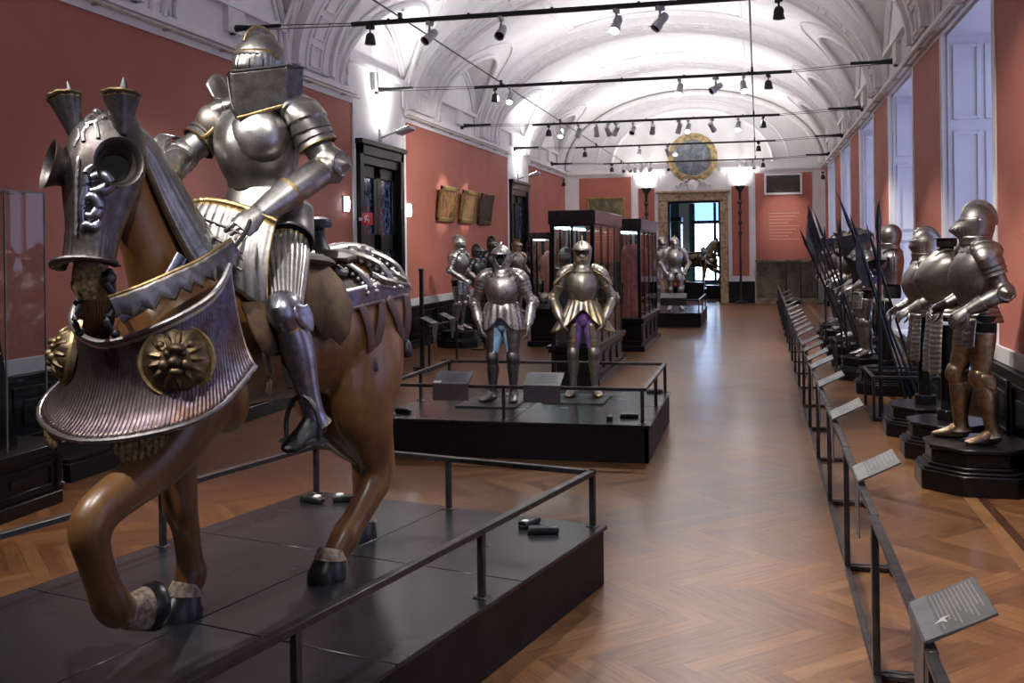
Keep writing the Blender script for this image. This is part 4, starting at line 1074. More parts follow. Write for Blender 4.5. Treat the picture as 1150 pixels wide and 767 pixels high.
        m.tube([c + V((-.085, 0, -.03)), c + V((-.088, 0, .05)), c + V((-.06, 0, .12)), c + V((0, 0, .16)), c + V((.06, 0, .12)), c + V((.088, 0, .05)), c + V((.085, 0, -.03))], .011, 8, sub=4)
        m.loft([(c + V((-.09, 0, -.035)), .055, .012), (c + V((.09, 0, -.035)), .055, .012)], n=10, sub=1, ref=(0, 0, 1)); m.tube([c + V((0, 0, .15)), c + V((-.01 * s, -.02, .20))], .014, 8)
        obj('stirrup', m, 'steel_black', sl)
        m = MB(); m.tube([P(.0, s * .30, 1.30), P(.0, s * .315, 1.17), P(-.03, s * .31, 1.08), P(-.01, s * .31, 1.0)], .016, 8, sub=3); obj('girth_strap', m, 'leather', sd_)

    # ---------------- crupper (rump defence)
    cr_ = None
    def rump(f, a, lift=.012):                                  # a: angle from the spine over the flank
        T = [(-1.44, 1.30, .06, .06), (-1.36, 1.275, .235, .175), (-1.2, 1.26, .325, .255), (-1.0, 1.245, .355, .285), (-.8, 1.23, .35, .292), (-.55, 1.215, .322, .286)]
        t_ = [x[0] for x in T]
        for p, q in zip(T, T[1:]):
            if f <= q[0] or q is T[-1]:
                k = min(1, max(0, (f - p[0]) / (q[0] - p[0]))); u, h, w_ = [p[i] + (q[i] - p[i]) * k for i in (1, 2, 3)]; break
        return P(f, (w_ + lift) * sin(a), u + (h + lift) * cos(a))
    m = MB()
    m.surf(lambda u, v: rump(-.64 - .72 * v, (u - .5) * 2 * 1.15, .012), 40, 24, closed=False, skip=lambda u, v: (int(u * 7) % 2 == 1 and (v * 4) % 1 < .7))
    cru = obj('crupper', m, 'leather_dark', t, solid=.008)
    def leaf(pts, r, k):
        mm = MB(); mm.loft([(rump(f, a, .024), r * w_, r * .55) for f, a, w_ in pts], n=10, sub=5, ref=(0, 0, 1), lames=k, lame=.22); return mm
    for s in (1, -1):
        for pts, r in (([(-.68, .22 * s, .6), (-.76, .50 * s, 1), (-.82, .80 * s, 1), (-.84, 1.05 * s, .5)], .050), ([(-.80, .15 * s, .6), (-.92, .40 * s, 1), (-1.02, .70 * s, 1.1), (-1.06, 1.0 * s, .5)], .052), ([(-.98, .12 * s, .6), (-1.10, .38 * s, 1), (-1.20, .70 * s, 1), (-1.25, 1.0 * s, .5)], .046), ([(-.90, .85 * s, .4), (-.98, .98 * s, 1), (-1.10, 1.05 * s, .5)], .045), ([(-1.10, .80 * s, .4), (-1.16, .95 * s, 1), (-1.24, 1.0 * s, .5)], .04), ([(-1.12, .10 * s, .6), (-1.24, .35 * s, 1), (-1.31, .65 * s, 1), (-1.34, .95 * s, .5)], .036)):
            q_ = leaf(pts, r * .8, 14)
            ce = [(catmull([float(p[0]) for p in pts], k / 9), catmull([float(p[1]) for p in pts], k / 9)) for k in range(1, 10)]
            for k, (f_, a_) in enumerate(ce):
                for d_ in (-1, 1): q_.ball(rump(f_ + d_ * .034, a_ + .05 * s, .016), (.018, .030, .016), n=8, R=Matrix.Rotation(d_ * .6, 3, 'Z'))
            obj('crupper_rib', q_, 'steel', cru)
        for f, a in ((-.70, .62 * s), (-1.05, .26 * s)):
            m = MB(); c = rump(f, a, .02); n = (c - P(f, 0, 1.24)).normalized(); m.lathe([(.055, 0), (.05, .018), (.03, .03), (.018, .02), (.001, .022)], 16, c, V((0, 0, 1)).rotation_difference(n).to_matrix()); obj('crupper_boss', m, 'steel_dark', cru)
        for f, a0 in ((-.74, 1.22), (-.93, 1.22), (-.98, 1.22), (-1.20, 1.22)):
            df = {-.74: -.10, -.93: .10, -.98: -.20, -1.20: .02}[f]
            surf_strip('crupper_strap', [rump(f + df * k, (a0 + .85 * k) * s, .012) for k in (0, .33, .66, 1)], .030, 'strap', cru, lambda p: V((p.x, 0, (p.z - 1.2) * .3)), n=12)
        for f, a in ((-.84, 2.10), (-1.20, 2.08)):
            m = MB(); c = rump(f, a * s, .035); m.lathe([(.004, .05), (.020, .035), (.030, .0), (.032, -.03), (.022, -.045), (.001, -.05)], 14, c); obj('harness_bell', m, 'steel_black', cru)
    m = MB(); m.loft([(rump(-.66 - .1 * k, 0, .03), .035, .028) for k in range(8)], n=10, sub=3, ref=(0, 0, 1), lames=12, lame=.2); obj('crupper_spine', m, 'steel_bright', cru)
    bandp = [rump(-.58, 1.12, .016), rump(-.75, 1.13, .018), rump(-.95, 1.13, .018), rump(-1.15, 1.10, .018), rump(-1.30, 1.05, .018), rump(-1.39, .9, .02)]
    for s in (1, -1):
        surf_strip('crupper_band', [V((p.x * s, p.y, p.z)) for p in bandp], .056, ['band_blue', 'steel'], cru, lambda p: V((p.x, .10 if p.y > 1.2 else 0, .05)), n=36, mat=lambda u, v: 1 if v < .18 or v > .82 else 0)
    return t
HORSE = build_horse()

# ---------------------------------------------------------------- the rider's armour
def build_rider():
    loc = V(HLOC) + Matrix.Rotation(HANG, 3, 'Z') @ V((0, .36, .865))
    kn = dict(L=(.415, -.345, .495), R=(-.415, -.345, .495)); an = dict(L=(.450, -.205, .015), R=(-.450, -.205, .015))
    BK = 1.2
    t = armor('mounted_armor', 'fluted steel armour with high plate collar, riding the wooden horse', loc, HANG, 1.0, mat='steel_bright', trim='gilt', helm='grille', helm_mat='steel', flute=.016, peas=.015, bulk=1.0, limb=1.28, shx=.222, shz=-.035, leg=1.1, footmat='steel_black', cuismat='steel_bright', tors=[(1.03, .165, .140, .115), (1.08, .163, .150, .115), (1.15, .182, .192, .128), (1.23, .208, .212, .142), (1.31, .222, .200, .150), (1.38, .212, .165, .145), (1.43, .165, .118, .125), (1.465, .11, .088, .10)],
              arms=dict(L=dict(e=(.365, .04, 1.14), w=(.245, -.30, .915), d=(-.25, -.75, -.6), n=(.75, -.3, .6), curl=.8), R=dict(e=(-.345, -.17, 1.20), w=(-.22, -.46, 1.02), d=(.35, -.85, -.25), n=(-.6, -.3, .7), curl=.8)),
              hip=dict(L=(.16, -.04, .82), R=(-.16, -.04, .82)), knee=kn, ankle=an, foot=dict(L=(.03, -1, -.16), R=(-.03, -1, -.16)), skirt='none', armmat='steel', legmat='steel_blue', hose='black_cloth', full_cuisse=True, shoulder_big=1.12)
    t['category'] = 'suit of armour'
    # high collar plate screwed to the chest, domed reinforce on the left breast
    m = MB()
    def bev(u, v):
        a0 = .02 - .32 * v; a = a0 + (1.62 - a0) * u; z = 1.35 + (.20 + .045 * u) * v + .085 * u * (1 - v); r = .185 + .012 * v; a0 += .30 * (1 - v)
        r *= 1 / max(.75, cos(((a + .05) % 1.15) - .575)) * .93
        return V((r * 1.05 * sin(a) + .050, -r * 1.10 * cos(a) - .012, z))
    m.surf(bev, 36, 14, closed=False); b = obj('high_collar', m, 'steel_head', t, solid=.007)
    m = MB(); m.tube([bev(0, k / 8) for k in range(9)] + [bev(k / 20, 1) for k in range(21)] + [bev(1, 1 - k / 8) for k in range(9)], .008, 8); obj('collar_edge', m, 'steel_black', b)
    m = MB(); m.tube([bev(k / 20, .0) for k in range(21)], .009, 8); obj('collar_seam', m, 'gilt', b)
    m = MB()
    c = V((.10, -.165, 1.285)); ax = V((.30, -1, .12)).normalized(); X = V((0, 0, 1)).cross(ax).normalized(); R = Matrix((X, ax.cross(X), ax)).transposed()
    m.lathe([(.140, -.075), (.144, -.055), (.136, -.015), (.113, .02), (.075, .043), (.036, .053), (.001, .056)], 36, c, R, mat=lambda u, v: 1 if v < .12 else 0); obj('domed_reinforce', m, ['steel_bright', 'gilt'], t)
    # waist and flared hip plates
    m = MB()
    m.surf(lambda u, v: V(((.166 + .045 * v) * cos(u * 2 * pi), (.145 + .04 * v) * sin(u * 2 * pi), 1.055 - .15 * v)), 44, 8, mat=lambda u, v: 1 if v > .9 else 0); obj('fauld', m, ['steel_bright', 'gilt'], t, solid=.004)
    for s in (1, -1):
        m = MB(); h = V((s * .165, -.03, .89)); k = V(kn['L' if s > 0 else 'R'])
        m.loft([(h + V((0, 0, .05)), .120, .13), (lerp(h, k, .13), .124, .130), (lerp(h, k, .27), .122, .122)], n=26, sub=5, ref=(0, -.6, 1), arc=(-.55 * pi, 1.25 * pi), mat=lambda u, v: 1 if v > .95 else 0); obj('tasset', m, ['steel_dark', 'gilt'], t, solid=.004)
    # right shoulder: haute-piece and lance rest
    m = MB(); m.surf(lambda u, v: V((-.17 - .05 * v + .02 * (u - .5), -.06 + .13 * (u - .5), 1.47 + .13 * v * cos((u - .5) * 2))), 12, 6, closed=False); obj('haute_piece', m, 'steel', t, solid=.006)
    m = MB(); m.ball((-.235, -.095, 1.36), (.080, .055, .09)); m.tube([(-.30, -.08, 1.36), (-.27, -.14, 1.30), (-.21, -.15, 1.29), (-.17, -.13, 1.33)], .012, 8, 1, sub=4); obj('etched_shoulder_plate', m, ['gilt_steel', 'gilt'], t)
    m = MB(); m.surf(lambda u, v: V((-.345, -.17, 1.20)) + V((-.02 - .03 * v, -.06 * v, .02)) + V((.0, cos(u * 2 * pi), sin(u * 2 * pi))) * (.075 + .012 * v), 24, 3); obj('elbow_wing', m, ['steel'], t, solid=.005)
    return t
RIDER = build_rider()
M['plaque_text'] = simple('plaque_text', (.24, .24, .25), .5, 0, .05, 10)
# ------------------------------------------------------------------ platforms, rails, sensors, plaques
def platform(name, label, loc, rz, w, l, h, panels, posts, rails):
    """local frame: right/back corner at 0,0; x from -w to 0, y from -l to 0"""
    t = thing(name, label, 'platform', loc, rz)
    m = MB()
    for a, b in (((-w + .02, -.06, 0), (-.02, -.02, h - .02)), ((-w + .02, -l + .02, 0), (-.02, -l + .06, h - .02)), ((-w + .02, -l + .02, 0), (-w + .06, -.02, h - .02)), ((-.06, -l + .02, 0), (-.02, -.02, h - .02))): m.box2(a, b)
    m.box2((-w + .05, -l + .05, h - .06), (-.05, -.05, h - .022))
    obj('skirt', m, 'skirt', t, bevel=.004)
    nx, ny = panels
    for i in range(nx):
        for j in range(ny):
            m = MB(); m.box2((-w + w * i / nx + .003, -l + l * j / ny + .003, h - .022), (-w + w * (i + 1) / nx - .003, -l + l * (j + 1) / ny - .003, h)); obj('deck_panel', m, 'deck', t, bevel=.003)
    H = h + .325
    for x, y in posts:
        m = MB(); m.box2((x - .016, y - .016, h), (x + .016, y + .016, H - .03)); m.box2((x - .035, y - .03, h), (x + .035, y + .03, h + .006)); obj('rail_post', m, 'dark_rail', t, bevel=.003)
    for a, b in rails:
        m = MB(); m.bar((*a, H - .015), (*b, H - .015), .042, .03); obj('top_rail', m, 'dark_rail', t, bevel=.003)
    return t
W, L = 2.14, 4.4
PLAT1 = platform('display_platform', 'long low black platform with handrail, carrying the wooden horse', (-.868, 5.898, 0), HANG, W, L, .34, (2, 4),
    [(-.075, -.05), (-.075, -1.385), (-.075, -2.72), (-.075, -4.05), (-1.04, -.05), (-W + .075, -.05), (-W + .075, -1.4), (-W + .075, -2.72), (-W + .075, -4.05)],
    [((-.075, -.03), (-.075, -4.1)), ((-.055, -.05), (-W + .055, -.05)), ((-W + .075, -.03), (-W + .075, -4.1))])
PLAT2 = platform('display_platform', 'low black platform with handrail, carrying two standing armours', (-.965, 11.47, 0), 0, 2.62, 2.24, .345, (2, 2),
    [(-.08, -2.14), (-.06, -1.1), (-.06, -.06), (-1.38, -2.14), (-2.55, -2.14), (-2.55, -1.1), (-2.55, -.06), (-1.3, -.06)],
    [((-.04, -2.14), (-2.57, -2.14)), ((-.06, -2.16), (-.06, -.04)), ((-2.55, -2.16), (-2.55, -.04)), ((-.04, -.06), (-2.57, -.06))])
PLAT3 = platform('display_platform', 'far black platform with handrail before the doorway, carrying two bright armours', (-1.36, 28.3, 0), 0, 1.75, 3.3, .345, (2, 3),
    [(-.06, -3.24), (-.06, -1.65), (-.06, -.06), (-1.69, -3.24), (-1.69, -.06)], [((-.06, -3.26), (-.06, -.04)), ((-.04, -3.24), (-1.71, -3.24)), ((-1.69, -3.26), (-1.69, -.04))])
m = MB()
for k in range(3): m.box((-2.285 + k * .055, 9.238 + .02, .225), (.035, .012, .022))
tag(obj('cable_port', m, 'black_metal', bevel=.003), 'small black socket strip on the front of the two-armour platform', 'socket')

def sensor(label, loc, rz, lens, group):
    t = thing('alarm_sensor', label, 'sensor', loc, rz, group)
    m = MB(); m.loft([((-.075, 0, .0), .028, .001), ((-.075, 0, .035), .026, .02)][:0] or [((-.085, 0, .022), .020, .018), ((-.07, 0, .022), .030, .022), ((.05, 0, .022), .030, .022), ((.085, 0, .018), .022, .014)], n=16, sub=3, ref=(0, 0, 1), sq=.55); obj('housing', m, 'black_metal', t)
    if lens:
        m = MB(); m.lathe([(.026, .036), (.026, .048), (.018, .053), (.001, .053)], 18, (.040, 0, 0)); obj('lens', m, lens, t)
    m = MB(); m.box((-.075, 0, .012), (.03, .05, .022)); obj('foot', m, 'fixture_black', t, bevel=.004)
    return t
sensor('black alarm sensor with pale lens at the back post of the horse platform', (-2.80, 6.08, .34), radians(-18), 'white_lens', 'alarm sensors on the horse platform')
sensor('black alarm sensor with pale lens and red dot behind the horse', (-2.60, 6.15, .34), radians(198), 'white_lens', 'alarm sensors on the horse platform')
sensor('black alarm sensor with pale lens near the corner of the horse platform, rear of two', (-1.31, 5.80, .34), radians(70), None, 'alarm sensors on the horse platform')
s_ = sensor('black alarm sensor at the corner of the horse platform, front of two', (-1.20, 5.66, .34), radians(15), None, 'alarm sensors on the horse platform')
m = MB(); m.lathe([(.02, 0), (.02, .008), (.001, .009)], 18, (-1.335, 5.725, .385)); 
m = MB(); m.lathe([(.020, .036), (.020, .045), (.001, .046)], 18, (-.05, 0, 0)); 
l_ = obj('lens', m, 'white_lens', bpy.data.objects['alarm_sensor.002'])
m = MB(); m.lathe([(.012, .036), (.012, .043), (.001, .044)], 14, (-.03, 0, 0)); obj('warning_dot', m, 'red_lens', bpy.data.objects['alarm_sensor.001'])
sensor('black alarm sensor at the left front corner of the two-armour platform', (-3.43, 9.58, .345), radians(-20), None, 'alarm sensors on the two-armour platform')
sensor('square black alarm sensor at the right front of the two-armour platform', (-1.37, 9.50, .345), radians(95), None, 'alarm sensors on the two-armour platform')
sensor('long black alarm sensor at the right front of the two-armour platform', (-1.20, 9.62, .345), radians(5), None, 'alarm sensors on the two-armour platform')
sensor('black alarm sensor at the far right corner of the two-armour platform', (-1.13, 11.33, .345), radians(10), None, 'alarm sensors on the two-armour platform')

# desk plaques on the front rail of the second platform
for i, (x, lab) in enumerate(((-2.855, 'dark slanted info desk on the front rail, before the dark steel armour'), (-1.97, 'dark slanted info desk on the front rail, before the gilt armour'))):
    t = thing('info_desk', lab, 'info panel', (x, 9.30, .67), 0, 'info desks on the two-armour platform rail')
    m = MB(); m.add([(-.175, -.015, -.15), (.175, -.015, -.15), (.175, -.015, .01), (-.175, -.015, .01), (-.175, .0, -.15), (.175, .0, -.15), (.175, .0, .01), (-.175, .0, .01)], [(0, 1, 2, 3), (5, 4, 7, 6), (1, 0, 4, 5), (3, 2, 6, 7), (0, 3, 7, 4), (2, 1, 5, 6)], 0, False); obj('front_plate', m, 'plaque_side', t)
    m = MB(); R = Matrix.Rotation(radians(24), 3, 'X'); m.box((0, .095, .052), (.35, .235, .014), 0, R); obj('text_plate', m, 'plaque_face', t)
    m = MB()
    for k in range(7): m.box(R @ V((.03, -.06 + .024 * k, .008)) + V((0, .095, .052)), (.22 - .02 * (k % 3), .006, .002), 0, R)
    obj('text_lines', m, 'plaque_side', t)
    if i == 0:
        m = MB(); m.box(R @ V((-.135, -.09, .009)) + V((0, .095, .052)), (.075, .04, .003), 0, R); obj('number_label', m, 'paper', t)

# ---------------- barrier along the right-hand row
def barrier(label, loc, rz, L=1.6):
    t = thing('barrier_rail', label, 'barrier', loc, rz, 'barrier rails'); H = .735
    m = MB(); m.bar((0, .004, H - .012), (0, L - .004, H - .012), .038, .024); obj('top_rail', m, 'dark_rail', t, bevel=.003)
    m = MB(); m.bar((0, .004, .018), (0, L - .004, .018), .030, .028); obj('bottom_rail', m, 'dark_rail', t, bevel=.003)
    for y in (.032, L - .032):
        m = MB(); m.box2((-.016, y - .016, .03), (.016, y + .016, H - .024)); obj('post', m, 'dark_rail', t, bevel=.003)
    for y in (.022, L - .022):
        s = 1 if y < .5 else -1
        m = MB(); m.bar((.012, y, .018), (.25, y, .018), .028, .026); m.bar((.25, y - s * .012, .018), (.25, y + s * .09, .018), .028, .026); obj('foot', m, 'dark_rail', t, bevel=.003)
    return t
b0 = None; N = 19
for k in range(N):
    lab = 'dark steel barrier rail along the right-hand row of armours, %s from the camera' % ORD[k]
    if b0 is None: b0 = barrier(lab, (.485, 1.65 + 1.6 * k, 0), 0)
    else: dup(b0, lab, (.485 + .004 * k, 1.65 + 1.6 * k, 0))
b1 = dup(b0, 'dark steel barrier rail before the left-hand row, nearest of three', (-5.15, 17.2, 0), pi)
dup(b0, 'dark steel barrier rail before the left-hand row, second of three', (-5.15, 20.6, 0), pi); dup(b0, 'dark steel barrier rail before the left-hand row, farthest of three', (-5.15, 25.4, 0), pi)

def plaque(label, loc, rz, near=False, group='slanted plaques on the right-hand barrier'):
    """sits on the rail; reader's side at -x, slopes up to +x"""
    t = thing('info_plaque', label, 'info panel', loc, rz, group)
    R = Matrix.Rotation(radians(-27), 3, 'Y'); c = V((.085, 0, .07))
    m = MB(); m.box(c, (.225, .345, .010), 0, R); obj('text_plate', m, 'plaque_face', t, bevel=.002)
    m = MB(); m.box(c + R @ V((-.085, 0, .0052)), (.055, .345, .002), 0, R); obj('header_strip', m, 'plaque_side', t)
    m = MB()
    for k in range(11 if near else 7):
        w = .30 - .03 * ((k * 7) % 4); m.box(c + R @ V((-.045 + .0135 * k * (1 if near else 1.6), (.30 - w) / 2, .0056)), (.0045, w, .001), 0, R)
    obj('text_lines', m, 'plaque_text' if near else 'plaque_side', t)
    if near:
        m = MB(); m.extr([(-.03, .0), (.0, .032), (.03, .028), (.008, .018), (.012, -.02), (-.004, .008)], c + R @ V((-.040, -.085, .006)), R @ V((1, 0, 0)), V((0, 1, 0)), R @ V((0, 0, 1)), .001); obj('pictogram', m, 'paper', t)
    m = MB(); m.add([(-.022, -.165, .018), (-.022, .165, .018), (-.010, .06, -.30), (-.010, -.06, -.30), (-.016, -.165, .018), (-.016, .165, .018), (-.004, .06, -.30), (-.004, -.06, -.30)], [(0, 1, 2, 3), (7, 6, 5, 4), (0, 4, 5, 1), (1, 5, 6, 2), (2, 6, 7, 3), (3, 7, 4, 0)], 0, False); obj('back_plate', m, 'plaque_side', t)
    return t
PY = [3.44, 5.6, 7.5, 9.15, 10.46, 11.22, 12.12, 12.87, 14.2, 15.0, 15.8, 16.5, 17.4, 18.3, 19.6, 20.9, 22.3, 24.0, 26.0]
p0 = None
for k, y in enumerate(PY):
    lab = 'slanted grey info plaque on the right-hand barrier, %s from the camera' % ORD[k]
    x = .485 + .004 * (y - 1.65) / 1.6
    if k == 0: plaque('slanted grey info plaque with a white bird mark, nearest the camera on the right-hand barrier', (x, y, .735), 0, True)
    elif p0 is None: p0 = plaque(lab, (x, y, .735), 0)
    else: dup(p0, lab, (x, y, .735))
for k, (y, lab) in enumerate(((15.75, 'nearest'), (16.7, 'second'), (22.7, 'third'), (23.7, 'farthest'))):
    yy = min(y, 17.1) if y < 18 else (y if y > 19 else 19)
    dup(p0, 'slanted grey info plaque on the left-hand barrier, %s of four' % lab, (-5.15, {0: 15.9, 1: 16.9, 2: 20.2, 3: 24.9}[k], .735), pi, group='slanted plaques on the left-hand barrier')
m = MB(); m.box2((-5.43, 16.0, 0), (-5.37, 16.06, 1.63)); m.box2((-5.52, 15.9, 0), (-5.28, 16.16, .03)); m.box2((-5.44, 15.99, 1.60), (-5.36, 16.07, 1.64))
tag(obj('black_post', m, 'black_metal', bevel=.004), 'tall thin black post standing behind the left-hand barrier', 'post')

# ---------------- pedestals
def octo(r, k=.42): 
    a = r * k
    return [(r, -a), (r, a), (a, r), (-a, r), (-r, a), (-r, -a), (-a, -r), (a, -r)]
def pedestal(label, loc, r, h, column=0):
    t = thing('octagonal_pedestal', label, 'pedestal', loc, 0, 'black octagonal pedestals')
    m = MB(); m.prism(octo(r), 0, h * .45); m.prism(octo(r * .955), h * .45, h * .52); obj('base', m, 'black_wood', t, bevel=.008)
    m = MB(); m.prism(octo(r * .86), h * .52, h * .60); m.prism(octo(r * .82), h * .60, h * .90); m.prism(octo(r * .86), h * .90, h); obj('top', m, 'black_wood', t, bevel=.008)
    if column:
        m = MB(); m.prism(octo(.10), h, h + .10); m.prism(octo(.065), h + .10, column); obj('column', m, 'black_wood', t, bevel=.006)
    return t

# ---------------- glass cases
def case(label, x0, x1, y0, y1, hb, ht, hr_, nx, ny, ins=.06, group='tall black-framed display cases'):
    t = thing('display_case', label, 'display case', (x0, y0, 0), 0, group); w, l = x1 - x0, y1 - y0
    m = MB(); e = .06
    m.box2((-e, -e, 0), (w + e, l + e, .10)); m.box2((0, 0, .10), (w, l, hb - .1)); m.box2((-e * .7, -e * .7, hb - .10), (w + e * .7, l + e * .7, hb - .05)); m.box2((-e, -e, hb - .05), (w + e, l + e, hb))
    n = max(1, round(l / .75))
    for k in range(n):
        a, b = l * k / n + .05, l * (k + 1) / n - .05
        for p, q in (((a, .16), (b, .19)), ((a, hb - .17), (b, hb - .14)), ((a, .16), (a + .03, hb - .14)), ((b - .03, .16), (b, hb - .14))): m.box2((w, p[0], p[1]), (w + .018, q[0], q[1]))
    for p, q in (((.06, .16), (w - .06, .19)), ((.06, hb - .17), (w - .06, hb - .14))): m.box2((p[0], -.018, p[1]), (q[0], 0, q[1]))
    obj('base', m, 'black_wood', t, bevel=.005)
    m = MB(); m.box2((-.02, -.02, ht - hr_), (w + .02, l + .02, ht)); m.box2((.0, .0, ht - hr_ - .03), (w, l, ht - hr_)); r = obj('roof', m, 'case_roof', t, bevel=.006)
    xs = [w * k / nx for k in range(nx + 1)]; ys_ = [l * k / ny for k in range(ny + 1)]
    for i, x in enumerate(xs):
        for j, y in enumerate(ys_):
            if i in (0, nx) or j in (0, ny):
                c = (i in (0, nx)) and (j in (0, ny)); s_ = .03 if c else .016
                m = MB(); m.box2((min(max(x, s_), w - s_) - s_, min(max(y, s_), l - s_) - s_, hb), (min(max(x, s_), w - s_) + s_, min(max(y, s_), l - s_) + s_, ht - hr_ - .02)); obj('frame_post', m, 'black_wood', t, bevel=.003)
    for a, b in (((w - .012, .03, hb), (w - .006, l - .03, ht - hr_ - .03)), ((.03, .006, hb), (w - .03, .012, ht - hr_ - .03)), ((.006, .03, hb), (.012, l - .03, ht - hr_ - .03)), ((.03, l - .012, hb), (w - .03, l - .006, ht - hr_ - .03))):
        m = MB(); m.box2(a, b); obj('glass_pane', m, 'glass', t)
    m = MB(); m.box2((.05, l * .1, ht - hr_ - .05), (.09, l * .9, ht - hr_ - .035)); obj('led_strip', m, 'case_led', t)
    return t
M['case_roof'] = simple('brown_black_wood', (.030, .022, .022), .3, 0, .2, 6, coat=.3)
C1 = case('largest tall display case with black frame, behind the gilt armour', -2.90, -2.26, 14.36, 17.25, .56, 2.49, .20, 2, 4)
C2 = case('second tall display case with black frame, holding rose garments', -2.62, -2.15, 19.2, 22.35, .62, 2.49, .20, 1, 4)
C3 = case('small low display case with black frame beyond the left-hand barrier', -4.45, -4.0, 20.0, 21.2, .75, 2.27, .10, 1, 2)
# contents
def shelf_in(x0, x1, y0, y1, z, lab):
    m = MB(); m.box2((x0, y0, z - .012), (x1, y1, z)); 
    for yy in (y0, y1): m.box2((x0, yy - .01, z - .03), (x1, yy + .01, z - .012))
    return tag(obj('case_shelf', m, 'plaque_side', bevel=.002), lab, 'shelf')
def loose_helmet(lab, loc, kind, mat, yaw, group):
    t = thing('steel_helmet', lab, 'helmet', loc, yaw, group); helmet(kind, t, (0, 0, .165), 0, 0, mat, 'gilt')
    m = MB(); m.lathe([(.09, -.035), (.09, -.012), (.03, 0), (.03, .03), (.001, .03)], 18, (0, 0, .036)); obj('stand', m, 'black_wood', t)
    return t
m = MB(); m.box2((-2.84, 14.5, .57), (-2.32, 14.95, 1.62)); m.box2((-2.86, 14.48, 1.62), (-2.30, 14.97, 1.66)); m.box2((-2.82, 14.485, .7), (-2.34, 14.5, 1.5))
tag(obj('case_plinth', m, 'plaque_side', bevel=.004), 'grey inner plinth at the front of the largest display case', 'plinth')
for k, (x, mat, kd) in enumerate(((-2.74, 'steel_bright', 'close'), (-2.42, 'steel', 'crest'))):
    loose_helmet(('bright closed helmet', 'plain crested helmet')[k] + ' on the inner plinth of the largest case, ' + ('left' if k == 0 else 'right') + ' of two', (x, 14.72, 1.66), kd, mat, 0, 'helmets in the largest case')
shelf_in(-2.84, -2.32, 15.4, 17.1, 1.35, 'grey shelf along the back of the largest display case')
for k in range(3): loose_helmet('%s helmet from the front on the rear shelf of the largest case' % ORD[k], (-2.56, 15.65 + .6 * k, 1.351), ('round', 'crest', 'beak')[k], ('steel_dark', 'steel', 'steel_brown')[k], radians(60), 'helmets in the largest case')
def robe(lab, loc, h, mat, w=.20):
    t = thing('hanging_robe', lab, 'garment', loc, 0, 'garments in the second case')
    m = MB(); m.loft([((0, 0, .0), w, .11), ((0, 0, h * .4), w * .82, .10), ((0, 0, h * .75), w * .9, .11), ((0, 0, h * .9), w * .8, .09), ((0, 0, h * .96), .05, .05)], n=40, sub=4, mod=lambda a, p: 1 + .10 * sin(p * 11) * (1 - a)); obj('cloth', m, mat, t)
    m = MB(); m.lathe([(.10, 0), (.10, .015), (.012, .02), (.012, h), (.03, h + .02), (.001, h + .05)], 14); obj('stand', m, 'black_metal', t)
    for s in (-1, 1):
        m = MB(); m.loft([((s * w * .7, 0, h * .88), .06, .07), ((s * w * .95, 0, h * .65), .055, .06), ((s * w * 1.0, 0, h * .45), .06, .06)], n=16, sub=4); obj('sleeve', m, mat, t)
robe('long rose robe at the front of the second display case', (-2.39, 19.55, .621), 1.45, 'pink_cloth', .16)
robe('dark crimson robe in the middle of the second display case', (-2.39, 20.6, .621), 1.45, 'red_cloth', .16)
robe('pale rose robe at the back of the second display case', (-2.39, 21.7, .621), 1.40, 'pink_cloth', .16)
loose_helmet('bright helmet in the small display case beyond the barrier', (-4.22, 20.3, .751 + 0), 'round', 'steel_bright', 0, None)
robe('rose cloth coat in the small display case beyond the barrier', (-4.22, 20.8, .751), 1.2, 'pink_cloth', .13)

# table case at the far left
t = thing('glass_table_case', 'glass table case with a black panelled base at the far left edge', 'display case', (-6.35, 6.0, 0), 0)
def chamf(x0, y0, x1, y1, c): return [(x0 + c, y0), (x1 - c, y0), (x1, y0 + c), (x1, y1 - c), (x1 - c, y1), (x0 + c, y1), (x0, y1 - c), (x0, y0 + c)]
m = MB()
m.prism(chamf(-.05, -.05, 1.00, 1.15, .14), 0, .10); m.prism(chamf(0, 0, .95, 1.10, .12), .10, .38); m.prism(chamf(-.03, -.03, .98, 1.13, .13), .38, .42); m.prism(chamf(-.07, -.07, 1.02, 1.17, .15), .42, .48)
for p, q in (((.25, .14), (.95, .17)), ((.25, .31), (.95, .34)), ((.25, .14), (.28, .34)), ((.92, .14), (.95, .34)), ((.48, .21), (.72, .27))): m.box2((.95, p[0], p[1]), (.968, q[0], q[1]))
obj('base', m, 'black_wood', t, bevel=.005)
for y in (.06, 1.04):
    m = MB(); m.lathe([(.05, .10), (.05, .14), (.032, .16), (.042, .22), (.030, .30), (.046, .33), (.05, .38)], 18, (.93, y, 0)); obj('baluster', m, 'black_wood', t)
for a, b in (((.89, .03, .48), (.897, .97, 2.43)), ((.03, .965, .48), (.89, .972, 2.43)), ((.03, .03, .48), (.89, .037, 2.43)), ((.03, .03, .48), (.037, .97, 2.43)), ((.03, .03, 2.43), (.897, .972, 2.438))):
    m = MB(); m.box2(a, b); obj('glass_pane', m, 'glass', t)
m = MB()
for p in ((.893, .03), (.893, .968), (.893, .53), (.03, .968), (.03, .03)): m.box2((p[0] - .006, p[1] - .006, .48), (p[0] + .006, p[1] + .006, 2.44))
for y in (.03, .968): m.box2((.03, y - .006, 2.43), (.897, y + .006, 2.442))
for x in (.03, .893): m.box2((x - .006, .03, 2.43), (x + .006, .968, 2.442))
obj('glass_edge', m, 'plaque_side', t)
t = thing('slanted_display_board', 'black slanted display board inside the glass table case', 'display stand', (-5.95, 6.45, .48), 0)
